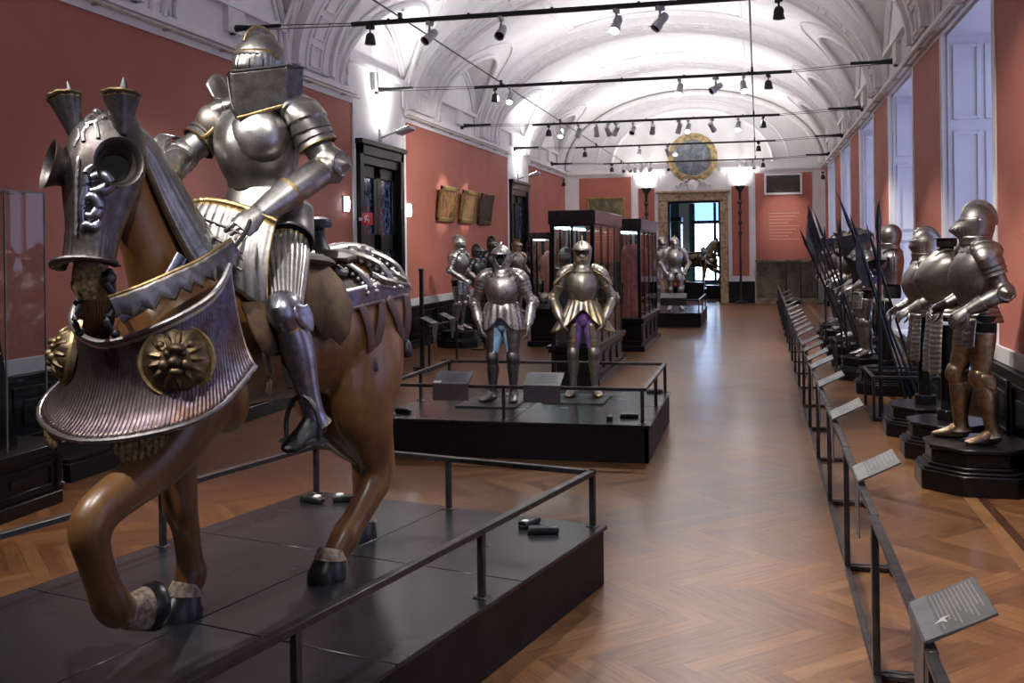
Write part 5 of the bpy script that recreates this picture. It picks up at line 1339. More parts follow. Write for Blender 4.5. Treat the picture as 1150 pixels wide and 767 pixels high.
m = MB(); m.add([(-.3, -.28, 0), (.36, -.28, 0), (.36, .36, 0), (-.3, .36, 0), (-.3, -.28, 1.07), (.30, -.28, 1.07), (.30, .20, 1.07), (-.3, .20, 1.07)], [(3, 2, 1, 0), (4, 5, 6, 7), (0, 1, 5, 4), (1, 2, 6, 5), (2, 3, 7, 6), (3, 0, 4, 7)], 0, False); obj('board', m, 'black_wood', t, bevel=.006)
m = MB(); m.box((.318, .10, .98), (.006, .12, .10), 0, Matrix.Rotation(radians(-3), 3, 'Y')); obj('label_card', m, 'paper', t)
t = thing('dagger', 'small steel dagger fixed upright on the black display board', 'dagger', (-5.61, 6.58, 1.15), 0)
m = MB(); m.loft([((0, 0, -.55), .002, .002), ((0, 0, -.30), .016, .005), ((0, 0, .03), .022, .006)], n=8, sub=1, ref=(1, 0, 0)); obj('blade', m, 'steel_bright', t)
m = MB(); m.tube([(0, -.07, .05), (0, 0, .035), (0, .07, .05)], .010, 8); m.tube([(0, 0, .04), (0, 0, .15)], .013, 8); m.ball((0, 0, .165), .022); obj('hilt', m, 'gilt', t)
m = MB(); m.box2((-6.55, 7.6, 0), (-5.72, 14.3, .16)); m.box2((-6.55, 7.62, .16), (-5.75, 14.28, .20))
tag(obj('display_plinth', m, 'black_wood', bevel=.006), 'long low black plinth along the left wall behind the horse', 'plinth')
# ------------------------------------------------------------------ standing armours
def slab(lab, x0, x1, y0, y1, z):
    m = MB(); m.box2((x0, y0, z), (x1, y1, z + .018)); return tag(obj('base_slab', m, 'black_metal', bevel=.003), lab, 'base plate')
slab('thin black base plate under the blue-hosed armour', -3.02, -2.40, 9.98, 10.66, .345); slab('thin black base plate under the gilt armour', -2.20, -1.56, 10.36, 11.02, .345)
armor('plate_armor', 'etched steel armour with open fluted helmet and pale blue hose on the low platform', (-2.61, 10.38, .365), radians(4), .915, mat='etched_steel', trim='steel', helm='open', helm_mat='etched_steel', skirt='tonlet', hose='blue_cloth', skirtmat='etched_steel', legmat='steel_dark', bulk=1.12, limb=1.08, inner=True,
      arms=dict(L=dict(e=(.335, .04, 1.12), w=(.315, -.10, .88), d=(-.05, -.2, -1), n=(1, -.1, 0)), R=dict(e=(-.335, .04, 1.12), w=(-.24, -.16, .90), d=(.25, -.35, -1), n=(-.9, -.3, .1))), foot=dict(L=(.12, -1, 0), R=(-.75, -1, 0)), ankle=dict(L=(.115, .02, .09), R=(-.125, .02, .09)))
armor('plate_armor', 'gilt-striped armour with wide pleated steel skirt and purple hose on the low platform', (-1.84, 10.86, .365), radians(8), .935, mat='gilt_steel', trim='gilt', helm='mask', skirt='bell', hose='purple_cloth', bulk=1.0, shoulder_big=.85, inner=True, wing=True,
      arms=dict(L=dict(e=(.345, .04, 1.12), w=(.255, -.15, .90), d=(-.3, -.3, -1), n=(1, -.1, 0)), R=dict(e=(-.345, .04, 1.12), w=(-.255, -.15, .90), d=(.3, -.3, -1), n=(-1, -.1, 0))), foot=dict(L=(.3, -1, 0), R=(-.3, -1, 0)))
armor('plate_armor', 'bright steel armour with red cloth between its legs on the far platform', (-2.08, 26.35, .345), radians(10), 1.05, mat='steel_bright', trim='gilt', helm='close', skirt='fauld', hose='red_cloth', bulk=1.12, tl=.20, inner=True, arms=dict(L=dict(e=(.33, .0, 1.13), w=(.24, -.22, .98), d=(-.4, -.6, -.6), n=(.7, -.2, .6)), R=dict(e=(-.33, .0, 1.13), w=(-.26, -.2, .95), d=(.3, -.5, -.8), n=(-.7, -.2, .6))))
armor('plate_armor', 'bright steel armour with pale hose at the back of the far platform', (-2.48, 27.3, .345), radians(14), 1.06, mat='steel_bright', trim='gilt', helm='crest', skirt='fauld', hose='white_cloth', bulk=1.1, tl=.20, inner=True)

# right-hand row, facing the aisle
RZ = radians(-90)
pedestal('black octagonal pedestal under the full armour nearest the camera', (1.70, 8.90, 0), .46, .35)
fwdarm = dict(L=dict(e=(.275, .09, 1.13), w=(.24, -.15, 1.0), d=(-.15, -.8, -.55), n=(.7, -.1, .7), curl=.7), R=dict(e=(-.275, .09, 1.13), w=(-.24, -.17, 1.02), d=(.15, -.9, -.4), n=(-.7, -.1, .7), curl=.7))
armor('plate_armor', 'dark full armour with beaked helmet and floor-tinted legs on the octagonal pedestal nearest the camera', (1.72, 8.90, .35), RZ + radians(6), 1.075, mat='steel_dark', trim='steel', helm='beak', peas=.02, bulk=1.10, limb=1.12, tl=.20, arms=fwdarm, foot=dict(L=(.15, -1, 0), R=(-.45, -1, 0)), ankle=dict(L=(.135, .05, .09), R=(-.13, -.10, .09)), knee=dict(L=(.12, -.02, .50), R=(-.12, -.12, .50)), legmat='steel_floor_tint')
pedestal('black octagonal pedestal with slim column under the headless cuirass', (1.68, 10.08, 0), .41, .33, 1.20)
armor('cuirass', 'headless cuirass with long laminated thigh plates on a slim black column', (1.68, 10.08, .33), RZ + radians(4), 1.06, mat='steel_dark', trim='steel', helm=None, legs=False, bare_arms=True, peas=.06, bulk=1.2, tl=.50, tw=1.25, skirtmat='steel', cat='cuirass', body=True)
m = MB(); m.prism([(1.68 + x, 10.08 + y) for x, y in octo(.085)], 1.92, 1.99); m.prism([(1.68 + x, 10.08 + y) for x, y in octo(.11)], 1.99, 2.0)
o = obj('neck_block', m, 'black_wood', bevel=.004); o.parent = bpy.data.objects['cuirass']; o.matrix_parent_inverse = (Matrix.Translation((1.68, 10.08, .33)) @ Matrix.Rotation(RZ + radians(4), 4, 'Z') @ Matrix.Scale(1.06, 4)).inverted()
pedestal('black octagonal pedestal under the half armour beside the pole rack', (1.64, 11.18, 0), .40, .31, 1.2)
armor('half_armor', 'bright half armour with peaked helmet and outstretched gauntlets beside the pole rack', (1.66, 11.18, .30), RZ + radians(2), 1.01, mat='steel', trim='steel_dark', helm='round', legs=False, peas=.03, bulk=1.15, tl=.46, tw=1.15, cat='half armour', arms=dict(L=dict(e=(.28, .07, 1.12), w=(.23, -.20, .98), d=(-.1, -.9, -.6), n=(.6, -.2, .7), curl=.5), R=dict(e=(-.28, .07, 1.12), w=(-.23, -.24, .97), d=(.1, -.9, -.6), n=(-.6, -.2, .7), curl=.5)))
pedestal('black octagonal pedestal under the round-helmeted half armour', (1.62, 14.25, 0), .40, .33, 1.2)
armor('half_armor', 'plain half armour with smooth round helmet over black cloth behind the pole rack', (1.70, 14.25, .33), RZ, 1.06, mat='steel', trim='steel_dark', helm='ball', legs=False, bulk=1.1, skirt='none', cat='half armour', bare_arms=True)
far = [(15.7, 1.50, 'close', 'steel', 'steel_bright', 'with bent left arm beyond the first rack'), (17.3, 1.52, 'crest', 'steel_dark', 'gilt', 'with a high comb, third along the right wall'), (18.9, 1.54, 'close', 'steel', 'gilt', 'with gilded edges, fourth along the right wall'), (20.6, 1.55, 'burgonet', 'steel_brown', 'gilt', 'with open helmet, fifth along the right wall'), (22.4, 1.56, 'grille', 'steel_dark', 'steel', 'with fluted visor, farthest along the right wall')]
for k, (y, x, hm, mt, tr, lab) in enumerate(far):
    pedestal('black octagonal pedestal under the armour ' + lab, (x, y, 0), .40, .32)
    armor('plate_armor', 'steel armour ' + lab, (x, y, .32), RZ + radians(10 - 8 * (k % 2)), 1.02 + .02 * (k % 2), mat=mt, trim=tr, helm=hm, bulk=1.1, limb=1.05, tl=.24, arms=dict(L=dict(e=(.31, .02, 1.13), w=(.24, -.24, 1.0), d=(-.2, -1, -.3), n=(.7, -.1, .6)), R=dict(e=(-.31, .02, 1.13), w=(-.22, -.24, .98), d=(.2, -1, -.3), n=(-.7, -.1, .6))), hose=('black_cloth', 'black_cloth', 'white_cloth', 'black_cloth', 'black_cloth')[k])

# left-hand row, facing the aisle
for k, (x, y, hm, mt, tr, sc_, rz, half, lab) in enumerate((
    (-5.86, 19.75, 'round', 'steel', 'steel_bright', 1.06, 78, False, 'tall steel armour with round helmet, first in the left-hand row'),
    (-5.86, 21.1, 'burgonet', 'steel_black', 'steel', .95, 70, True, 'black half armour with open helmet, second in the left-hand row'),
    (-5.86, 22.4, 'crest', 'steel_black', 'steel', 1.05, 60, False, 'black armour with tall comb, third in the left-hand row'),
    (-5.86, 24.8, 'mask', 'gilt_steel', 'gilt', 1.02, 60, False, 'gilded armour with yellow bands, fourth in the left-hand row'),
    (-5.86, 26.4, 'close', 'steel_black', 'steel', 1.02, 62, False, 'black armour with white-edged plates, farthest in the left-hand row'))):
    pedestal('black octagonal pedestal under the ' + lab, (x, y, 0), .42, .33, 1.2 if half else 0)
    a = dict(L=dict(e=(.31, .02, 1.13), w=(.26, -.22, .98), d=(-.2, -1, -.4), n=(.7, -.1, .6)), R=dict(e=(-.31, .02, 1.13), w=(-.24, -.24, .96), d=(.2, -1, -.4), n=(-.7, -.1, .6)))
    armor('half_armor' if half else 'plate_armor', lab, (x, y, .33), radians(rz), sc_, mat=mt, trim=tr, helm=hm, bulk=1.06, tl=.24, arms=a, legs=not half, cat='half armour' if half else 'suit of armour', legmat='steel' if k == 0 else None, shoulder_big=1.0)

# horse-head bust with its own chanfron, behind the big horse's rump
t = thing('horse_head_bust', 'horse head bust in grey steel head armour behind the big horse, by the left wall', 'horse bust', (-5.75, 15.1, 0), radians(58))
m = MB(); m.loft([((0, .34, 1.15), .15, .22), ((0, .22, 1.42), .12, .17), ((0, .08, 1.66), .095, .13), ((0, -.02, 1.76), .07, .08)], n=18, sub=4, ref=(0, 1, 0)); m.loft([((0, .04, 1.80), .07, .07), ((0, -.06, 1.74), .10, .12), ((0, -.20, 1.62), .085, .105), ((0, -.36, 1.47), .06, .07), ((0, -.44, 1.40), .05, .05)], n=18, sub=4, ref=(0, -.7, .7)); obj('head', m, 'leather_dark', t)
m = MB(); m.loft([((0, .02, 1.83), .075, .06), ((0, -.06, 1.765), .112, .125), ((0, -.20, 1.64), .098, .112), ((0, -.36, 1.49), .074, .080), ((0, -.45, 1.41), .068, .06)], n=24, sub=5, ref=(0, -.7, .7), arc=(-.1, pi + .1), lames=5, lame=.05); ch = obj('chanfron', m, 'steel', t, solid=.006)
for s in (-1, 1):
    m = MB(); m.lathe([(.03, 0), (.04, .02), (.052, .04), (.045, .03), (.02, .0)], 16, (s * .085, -.12, 1.74), V((0, 0, 1)).rotation_difference(V((s, -.5, .4))).to_matrix()); obj('eye_guard', m, 'steel_dark', ch)
    m = MB(); m.loft([((s * .06, .0, 1.82), .030, .025), ((s * .075, .0, 1.90), .034, .025), ((s * .085, -.01, 1.985), .004, .004)], n=12, sub=3); obj('ear', m, 'leather_dark', t)
m = MB(); m.box2((-.20, .05, 0), (.20, .55, .06)); m.box2((-.06, .22, .06), (.06, .40, 1.2)); obj('stand', m, 'black_wood', t, bevel=.006)

# ------------------------------------------------------------------ pole racks and pole arms
def rack(lab, x0, x1, y0, y1, h):
    t = thing('pole_rack', lab, 'rack', (x0, y0, 0), 0); w, l = x1 - x0, y1 - y0
    m = MB(); m.box2((0, 0, 0), (w, l, .035)); obj('base', m, 'black_metal', t, bevel=.004)
    for x in (.015, w - .015):
        for y in (.015, l - .015):
            m = MB(); m.box2((x - .015, y - .015, .035), (x + .015, y + .015, h - .03)); obj('post', m, 'dark_rail', t, bevel=.003)
    for a, b in (((0, .015, h - .015), (w, .015, h - .015)), ((0, l - .015, h - .015), (w, l - .015, h - .015)), ((.015, .03, h - .015), (.015, l - .03, h - .015)), ((w - .015, .03, h - .015), (w - .015, l - .03, h - .015)), ((.03, l * .5, h - .015), (w - .03, l * .5, h - .015))):
        m = MB(); m.bar(a, b, .03, .03); obj('top_bar', m, 'dark_rail', t, bevel=.003)
rack('black open-frame pole rack beside the bright half armour, nearest the camera', 1.20, 1.92, 11.9, 12.85, .50)
rack('black open-frame pole rack halfway along the right-hand row', 1.12, 1.80, 16.3, 16.9, .50)
rack('black open-frame pole rack farthest along the right-hand row', 1.10, 1.78, 19.5, 20.05, .50)
def polearm(lab, a, b, head, yaw=0, k=1.0):
    a, b = V(a), V(b); d = b - a; Ln = d.length
    t = thing('halberd' if head in ('axe', 'fork', 'glaive') else 'spear', lab, 'polearm', a, 0, 'pole arms in the racks')
    t.rotation_mode = 'QUATERNION'; t.rotation_quaternion = V((0, 0, 1)).rotation_difference(d.normalized()) @ Matrix.Rotation(yaw, 3, 'Z').to_quaternion()
    hs = Ln - (.62 if head != 'spear' else .34) * k
    m = MB(); m.loft([((0, 0, 0), .017, .017), ((0, 0, hs), .015, .015)], n=8, sub=1, ref=(0, -1, 0), sq=.7); obj('shaft', m, 'shaft_blue', t)
    m = MB(); th = .008
    def pl(poly): m.extr([(x * k, z * k) for x, z in poly], (0, -th / 2, hs), (1, 0, 0), (0, 0, 1), (0, 1, 0), th)
    m.loft([((0, 0, hs - .06), .019, .019), ((0, 0, hs + .18 * k), .017, .017)], n=10, sub=1)
    if head == 'spear': m.loft([((0, 0, hs), .012, .008), ((0, 0, hs + .08 * k), .030 * k, .008), ((0, 0, Ln), .002, .002)], n=8, sub=1, ref=(0, -1, 0))
    else:
        m.loft([((0, 0, hs + .14 * k), .012, .012), ((0, 0, hs + .25 * k), .024 * k, .012), ((0, 0, Ln), .002, .002)], n=8, sub=1, ref=(0, -1, 0))
        if head == 'axe':
            pl([(0, .02), (-.10, -.02), (-.19, -.08), (-.165, .08), (-.19, .24), (-.10, .16), (0, .14)]); pl([(0, .04), (.10, .02), (.20, .08), (.10, .12), (0, .12)])
        elif head == 'glaive': pl([(0, -.02), (-.09, .06), (-.115, .22), (-.06, .44), (.015, .60), (.02, .2)]); pl([(0, .02), (.07, .05), (.11, .12), (.05, .11), (0, .1)])
        else:
            pl([(0, .0), (-.09, .07), (-.12, .20), (-.10, .22), (-.07, .12), (0, .07)]); pl([(0, .0), (.09, .07), (.12, .20), (.10, .22), (.07, .12), (0, .07)])
    obj('head', m, 'steel_black' if head != 'spear' else 'shaft_blue', t)
Z = .036
polearm('upright blue-black spear at the front corner of the nearest pole rack', (1.29, 12.0, Z), (1.29, 12.0, 2.40), 'spear')
polearm('second upright spear in the nearest pole rack', (1.34, 12.32, Z), (1.34, 12.32, 2.46), 'spear')
polearm('longest halberd leaning left out of the nearest pole rack', (1.78, 12.2, Z), (.87, 12.2, 2.56), 'axe', .2, 1.1)
polearm('halberd with broad axe leaning left in the nearest pole rack', (1.72, 12.5, Z), (1.02, 12.3, 2.30), 'axe', -.3, 1.15)
polearm('glaive leaning left across the nearest pole rack', (1.62, 12.1, Z), (1.06, 12.05, 2.12), 'glaive', .3, 1.1)
polearm('forked pole arm in the middle of the nearest pole rack', (1.84, 12.65, Z), (1.22, 12.55, 2.20), 'fork', 0, 1.1)
polearm('longest glaive leaning left out of the middle pole rack', (1.60, 16.6, Z), (.74, 16.6, 2.58), 'glaive', .2, 1.1)
polearm('halberd leaning left beside the longest glaive of the middle rack', (1.66, 16.8, Z), (.84, 16.9, 2.55), 'axe', .3, 1.1)
polearm('spear leaning left out of the middle pole rack', (1.5, 16.45, Z), (.62, 16.4, 2.20), 'spear', 0)
polearm('upright spear at the front of the middle pole rack', (1.22, 16.45, Z), (1.22, 16.45, 2.35), 'spear')
polearm('fork-headed pole arm upright in the middle pole rack', (1.34, 16.7, Z), (1.20, 16.7, 2.36), 'fork')
polearm('glaive leaning left out of the farthest pole rack', (1.60, 19.75, Z), (.86, 19.75, 2.40), 'glaive', .2, 1.1)
polearm('halberd leaning left out of the farthest pole rack', (1.66, 19.95, Z), (.98, 19.95, 2.30), 'axe', .2, 1.1)
polearm('upright spear in the farthest pole rack', (1.18, 19.6, Z), (1.18, 19.6, 2.30), 'spear')
# ------------------------------------------------------------------ lighting tracks
BARS = [(12.2, 4.83, -5.0, .50, .055), (17.4, 4.80, -4.83, .56, .05), (22.9, 4.78, -5.0, .48, .05), (28.2, 4.75, -4.94, .475, .045), (33.5, 4.71, -4.93, .475, .045)]
SPOTS = [[(-4.75, 'b'), (-3.96, 'g'), (-3.04, 'g'), (-1.62, 'l'), (-1.10, 'g'), (.26, 'b')], [(-4.46, 'b'), (-4.19, 'l'), (-1.26, 'l'), (-.66, 'g'), (-.21, 'l'), (.19, 'b')],
         [(-4.62, 'b'), (-4.34, 'l'), (-3.93, 'g'), (-3.52, 'g'), (-3.26, 'g'), (-3.08, 'g'), (-2.70, 'g'), (-2.26, 'g'), (-1.68, 'g'), (-1.48, 'l'), (-.96, 'g'), (-.40, 'l'), (.13, 'b')],
         [(-4.67, 'b'), (-3.16, 'l'), (-2.38, 'g'), (-2.18, 'l'), (.03, 'b')], [(-4.66, 'b'), (-4.28, 'g'), (-4.10, 'g'), (-3.90, 'g'), (-3.68, 'g'), (-3.38, 'g'), (-2.83, 'g'), (-.35, 'l'), (-.14, 'g'), (.17, 'b')]]
def spotlight(kind, lab, loc, yaw, pitch, group):
    t = thing('track_spotlight', lab, 'spotlight', loc, yaw, group); mt = 'fixture_black' if kind == 'b' else 'fixture_grey'
    m = MB(); m.box((0, 0, -.025), (.045, .11, .05)); obj('adapter', m, mt, t, bevel=.004)
    if kind == 'b':
        m = MB(); m.tube([(0, 0, -.05), (0, 0, -.10)], .012, 8); obj('stem', m, mt, t)
        m = MB(); m.lathe([(.035, -.10), (.055, -.13), (.072, -.24), (.060, -.245), (.001, -.245)], 18); obj('lamp_head', m, mt, t)
        return t
    m = MB(); m.tube([(0, 0, -.05), (0, 0, -.11)], .014, 8); m.box((0, .0, -.13), (.03, .03, .06)); obj('yoke', m, mt, t)
    R = Matrix.Rotation(pitch, 3, 'X'); c = V((0, 0, -.19))
    m = MB(); m.lathe([(.001, .12), (.045, .12), (.052, .09), (.052, -.02), (.060, -.03), (.064, -.11), (.056, -.11), (.05, -.06)], 20, c, R); h = obj('lamp_head', m, mt, t)
    m = MB(); m.lathe([(.053, -.085), (.03, -.078), (.001, -.076)], 20, c, R); obj('lens', m, 'lamp_on' if kind == 'l' else 'fixture_black', h)
    return t
for bi, (y, z, x0, x1, th) in enumerate(BARS):
    nm = ORD[bi]
    t = thing('lighting_track', 'black lighting track slung across the hall, %s from the camera' % nm, 'lighting track', (0, y, z), 0, 'lighting tracks')
    m = MB(); m.box2((x0, -th / 2, -th / 2), (x1, th / 2, th / 2)); 
    k = x0 + .5
    while k < x1: m.box((k, 0, th * .62), (.03, th * 1.2, th * .3)); k += 1.05
    obj('bar', m, 'fixture_black', t, bevel=.004)
    for dz in (.03, -.03):
        m = MB(); m.tube([(XL + .12, 0, dz + .05), (x0, 0, dz * .5)], .006, 6); obj('wire', m, 'black_metal', t)
        m = MB(); m.tube([(x1, 0, dz * .5), (XR - .12, 0, dz + .08)], .006, 6); obj('wire', m, 'black_metal', t)
    for s, xx in ((1, XL), (-1, XR)):
        m = MB(); zz = .05 if s > 0 else .08
        m.box((xx + s * .03, 0, zz), (.06, .07, .16)); m.tube([(xx + s * .05, 0, zz), (xx + s * .38, 0, zz)], [.05, .022], 10); m.tube([(xx + s * .34, 0, zz), (xx + s * .72, 0, zz)], .026, 10); obj('tension_bracket', m, 'fixture_black', t, bevel=.003)
    random.seed(bi * 5 + 1)
    for si, (x, kd) in enumerate(SPOTS[bi]):
        lab = {'b': 'small black pendant lamp', 'g': 'grey spotlight', 'l': 'lit grey spotlight'}[kd] + ', %s from the left on the %s lighting track' % (ORD[si], nm)
        spotlight(kd, lab, (x, y, z - th / 2), random.uniform(-1, 1) * (.35 if kd == 'l' else 1) + (0 if kd == 'l' else random.choice((0, pi))), radians(random.uniform(25, 60)) if kd == 'g' else radians(-38), 'spotlights on the %s lighting track' % nm)
for x, lab in ((-4.35, 'thin black cable running the length of the hall over the tracks, left of two'), (-.07, 'thin black cable running the length of the hall over the tracks, right of two')):
    m = MB(); m.tube([(x, -6, 4.95), (x, 34.5, 4.80)], .011, 6)
    for y, z, *_ in BARS: m.box((x, y, z + .06), (.04, .06, .09))
    tag(obj('feed_cable', m, 'black_metal'), lab, 'cable', 'feed cables')

# wall floods, sconces, sign, pictures on the left wall
def flood(lab, y, z):
    t = thing('wall_floodlight', lab, 'wall lamp', (XL, y, z), 0, 'floodlights over the doors')
    m = MB(); m.box((.02, 0, -.05), (.04, .10, .22)); m.tube([(.03, 0, -.1), (.25, 0, -.02), (.42, 0, .0)], .018, 8, sub=3); obj('arm', m, 'fixture_grey', t)
    m = MB(); R = Matrix.Rotation(radians(-20), 3, 'Y'); m.box((.50, 0, .02), (.30, .34, .07), 0, R); h = obj('lamp_head', m, 'fixture_grey', t, bevel=.015)
    m = MB(); m.box(V((.50, 0, .02)) + R @ V((0, 0, .037)), (.24, .28, .004), 0, R); obj('lens', m, 'flood_on', h)
flood('grey floodlight on an arm washing the wall over the nearer double door', 17.6, 4.10); flood('grey floodlight on an arm washing the wall over the farther double door', 28.6, 4.05)
for y, lab in ((15.92, 'small bright wall light left of the nearer double door'), (19.05, 'small bright wall light right of the nearer double door')):
    t = thing('wall_sconce', lab, 'wall lamp', (XL, y, 2.73), 0, 'wall lights beside the door')
    m = MB(); m.box((.015, 0, 0), (.03, .16, .26)); obj('back_plate', m, 'fixture_grey', t, bevel=.004)
    m = MB(); m.loft([((.05, 0, -.12), .055, .03), ((.055, 0, 0), .07, .04), ((.05, 0, .12), .055, .03)], n=16, sub=3, ref=(1, 0, 0), sq=.6); obj('lamp_shade', m, 'sconce_on', t)
t = thing('fire_hose_sign', 'red fire hose sign jutting from the door frame', 'sign', (XL + .13, 16.40, 2.49), 0)
m = MB(); m.box((.09, 0, 0), (.20, .012, .21)); obj('panel', m, 'sign_red', t, bevel=.002)
m = MB(); ring = [(.085 + .038 * cos(a * pi / 12 + .6), -.0075, .022 + .038 * sin(a * pi / 12 + .6)) for a in range(20)]
m.tube(ring, .008, 6); m.tube([ring[-1], (.125, -.0075, -.02), (.11, -.0075, -.07)], .008, 6); m.tube([(.085, -.0075, .045), (.05, -.0075, -.06)], .006, 6); obj('hose_symbol', m, 'sign_white', t)
m = MB(); m.box((-.03, 0, 0), (.06, .02, .05)); obj('bracket', m, 'fixture_grey', t)
for k, (y0, y1, mt, lab) in enumerate(((20.85, 22.05, 'paint_a', 'gold-framed painting of reddish figures, first of three on the left wall'), (22.5, 23.75, 'paint_b', 'gold-framed painting of orange figures, middle of three on the left wall'), (24.12, 25.3, 'paint_c', 'dark painting in a thin frame, last of three on the left wall'))):
    t = thing('framed_painting', lab, 'painting', (XL + .02, (y0 + y1) / 2, 2.57), 0, 'three paintings on the left wall')
    w, h = y1 - y0, .76; R = Matrix.Rotation(radians(9), 3, 'Y')
    m = MB()
    for c, d in (((.02, 0, .04), (.05, w, .09)), ((.02, 0, h - .04), (.05, w, .09)), ((.02, -w / 2 + .045, h / 2), (.05, .09, h)), ((.02, w / 2 - .045, h / 2), (.05, .09, h))): m.box(R @ V(c), d, 0, R)
    obj('frame', m, 'gold_frame' if k < 2 else 'bronze', t, bevel=.008)
    m = MB(); m.box(R @ V((.012, 0, h / 2)), (.02, w - .14, h - .14), 0, R); obj('canvas', m, mt, t)

# ------------------------------------------------------------------ end wall fittings
t = thing('wall_vent', 'white-framed ventilation grille high on the end wall at the right', 'vent', (.835, YE - .03, 4.04), 0)
m = MB()
for c, d in (((0, -.02, .33), (1.25, .06, .07)), ((0, -.02, -.33), (1.25, .06, .07)), ((-.59, -.02, 0), (.07, .06, .6)), ((.59, -.02, 0), (.07, .06, .6))): m.box(c, d)
obj('frame', m, 'sign_white', t, bevel=.008)
m = MB(); m.box((0, 0, 0), (1.12, .02, .6))
for k in range(14): m.box((0, -.02, -.28 + k * .043), (1.12, .035, .012), 0, Matrix.Rotation(.6, 3, 'X'))
obj('louvre', m, 'grille', t)
t = thing('round_wall_painting', 'round blue-grey painting in an ornate gilt surround above the doorway', 'painting', (-2.19, YE - .02, 5.03), 0)
m = MB(); m.lathe([(.62, 0), (.64, .06), (.70, .07), (.78, .045), (.84, .03), (.86, 0)], 48, R=Matrix.Rotation(pi / 2, 3, 'X')); obj('frame', m, 'gold_paint', t)
m = MB(); m.lathe([(.62, .01), (.3, .015), (.001, .015)], 48, R=Matrix.Rotation(pi / 2, 3, 'X')); obj('canvas', m, 'fresco', t)
for k in range(20):
    a = 2 * pi * (k + .5) / 20; m = MB(); m.ball((.74 * cos(a), -.06, .74 * sin(a)), (.06, .035, .035), R=Matrix.Rotation(-a, 3, 'Y')); obj('gilt_leaf', m, 'gold_paint', t)
t = thing('stucco_cartouche', 'white stucco shield with scrolls between doorway and round painting', 'wall ornament', (-2.19, YE - .02, 4.08), 0)
m = MB(); m.lathe([(.20, 0), (.19, .06), (.10, .10), (.001, .11)], 24, R=Matrix.Rotation(pi / 2, 3, 'X')); obj('shield', m, 'stucco', t)
for s in (-1, 1):
    for j in range(3):
        m = MB(); pts = [(s * (.22 + .16 * j + .09 * cos(a * .5) * (1 - a / 14)), -.05, (.10 - .08 * j) + .10 * sin(a * .5) * (1 - a / 14)) for a in range(12)]
        m.tube(pts, [.035 - .002 * a for a in range(12)], 8); obj('scroll', m, 'stucco', t)
for x, lab in ((-3.77, 'tall black torchere pole with bright uplight left of the doorway'), (-.60, 'tall black torchere pole with bright uplight right of the doorway')):
    t = thing('torchere', lab, 'floor lamp', (x, YE - .28, 0), 0, 'torcheres beside the doorway')
    m = MB(); m.lathe([(.20, 0), (.20, .05), (.06, .10), (.04, .5), (.035, 1.4), (.05, 1.45), (.035, 1.5), (.035, 3.3)], 14); obj('pole', m, 'black_metal', t)
    m = MB()
    for z, r in ((2.4, .075), (2.75, .075), (3.1, .075), (3.45, .085)): m.lathe([(.03, z - .1), (r, z - .02), (r, z + .02), (.03, z + .1)], 12)
    obj('collar', m, 'black_metal', t)
    m = MB(); m.lathe([(.04, 3.3), (.05, 3.8), (.17, 3.95), (.19, 4.0), (.16, 4.0), (.03, 3.9)], 18); obj('lamp_bowl', m, 'black_metal', t)
    m = MB(); m.lathe([(.10, 3.96), (.05, 3.985), (.001, 3.985)], 18); obj('bulb', m, 'flood_on', t)
    m = MB(); m.lathe([(.012, 4.0), (.012, 4.55), (.05, 4.60), (.05, 4.85), (.001, 4.88)], 12); obj('upper_stem', m, 'fixture_grey', t)
t = thing('low_brass_case', 'low brass-framed glass cabinet against the end wall under the vent', 'display case', (-.10, YE - .55, 0), 0)
m = MB(); m.box2((0, 0, 0), (2.0, .5, .18)); m.box2((-.02, -.02, 1.40), (2.02, .52, 1.48)); m.box2((.04, .4, .18), (1.96, .46, 1.4)); obj('cabinet', m, 'brass_panel', t, bevel=.006)
for x in (.02, .98, 1.45, 1.98):
    m = MB(); m.box((x, .02, .79), (.05, .04, 1.22)); obj('frame_post', m, 'black_metal' if x > .5 else 'brass_panel', t)
m = MB(); m.box2((.04, .02, .18), (1.96, .03, 1.4)); obj('glass_pane', m, 'glass', t)
m = MB(); m.box2((.55, YE - .75, 0), (1.35, YE - .57, .10)); tag(obj('black_threshold_box', m, 'black_wood', bevel=.006), 'low black box on the floor before the brass cabinet', 'box')
t = thing('framed_painting', 'brown landscape painting partly hidden behind the tall case on the end wall', 'painting', (-5.24, YE - .05, 3.12), 0)
m = MB()
for c, d in (((0, 0, .58), (1.34, .06, .07)), ((0, 0, -.58), (1.34, .06, .07)), ((-.64, 0, 0), (.07, .06, 1.1)), ((.64, 0, 0), (.07, .06, 1.1))): m.box(c, d)
obj('frame', m, 'gold_frame', t, bevel=.008); m = MB(); m.box((0, .01, 0), (1.22, .03, 1.1)); obj('canvas', m, 'paint_d', t)
t = thing('wall_text', 'pale introductory text lettered on the red end wall under the vent', 'wall text', (.85, YE - .035, 2.6), 0)
for k in range(9):
    m = MB(); w = 1.0 - .12 * ((k * 5) % 4); m.box((-(1.0 - w) / 2, 0, .45 - .11 * k), (w, .004, .022)); obj('text_line', m, 'wall_letter', t)
spotlight('b', 'black spotlight on the right wall at the far corner', (2.08, 35.0, 4.35), .6, .6, None)
spotlight('b', 'black spotlight on the left wall at the far corner', (-6.55, 35.0, 4.35), .6, .6, None)

t = thing('info_desk', 'dark slanted info desk on the rail of the far platform', 'info panel', (-2.02, 25.0, .70), 0)
m = MB(); m.box((0, -.02, -.08), (.62, .02, .18)); obj('front_plate', m, 'black_metal', t)
m = MB(); m.box((0, .10, .06), (.62, .26, .016), 0, Matrix.Rotation(radians(24), 3, 'X')); obj('text_plate', m, 'plaque_face', t)
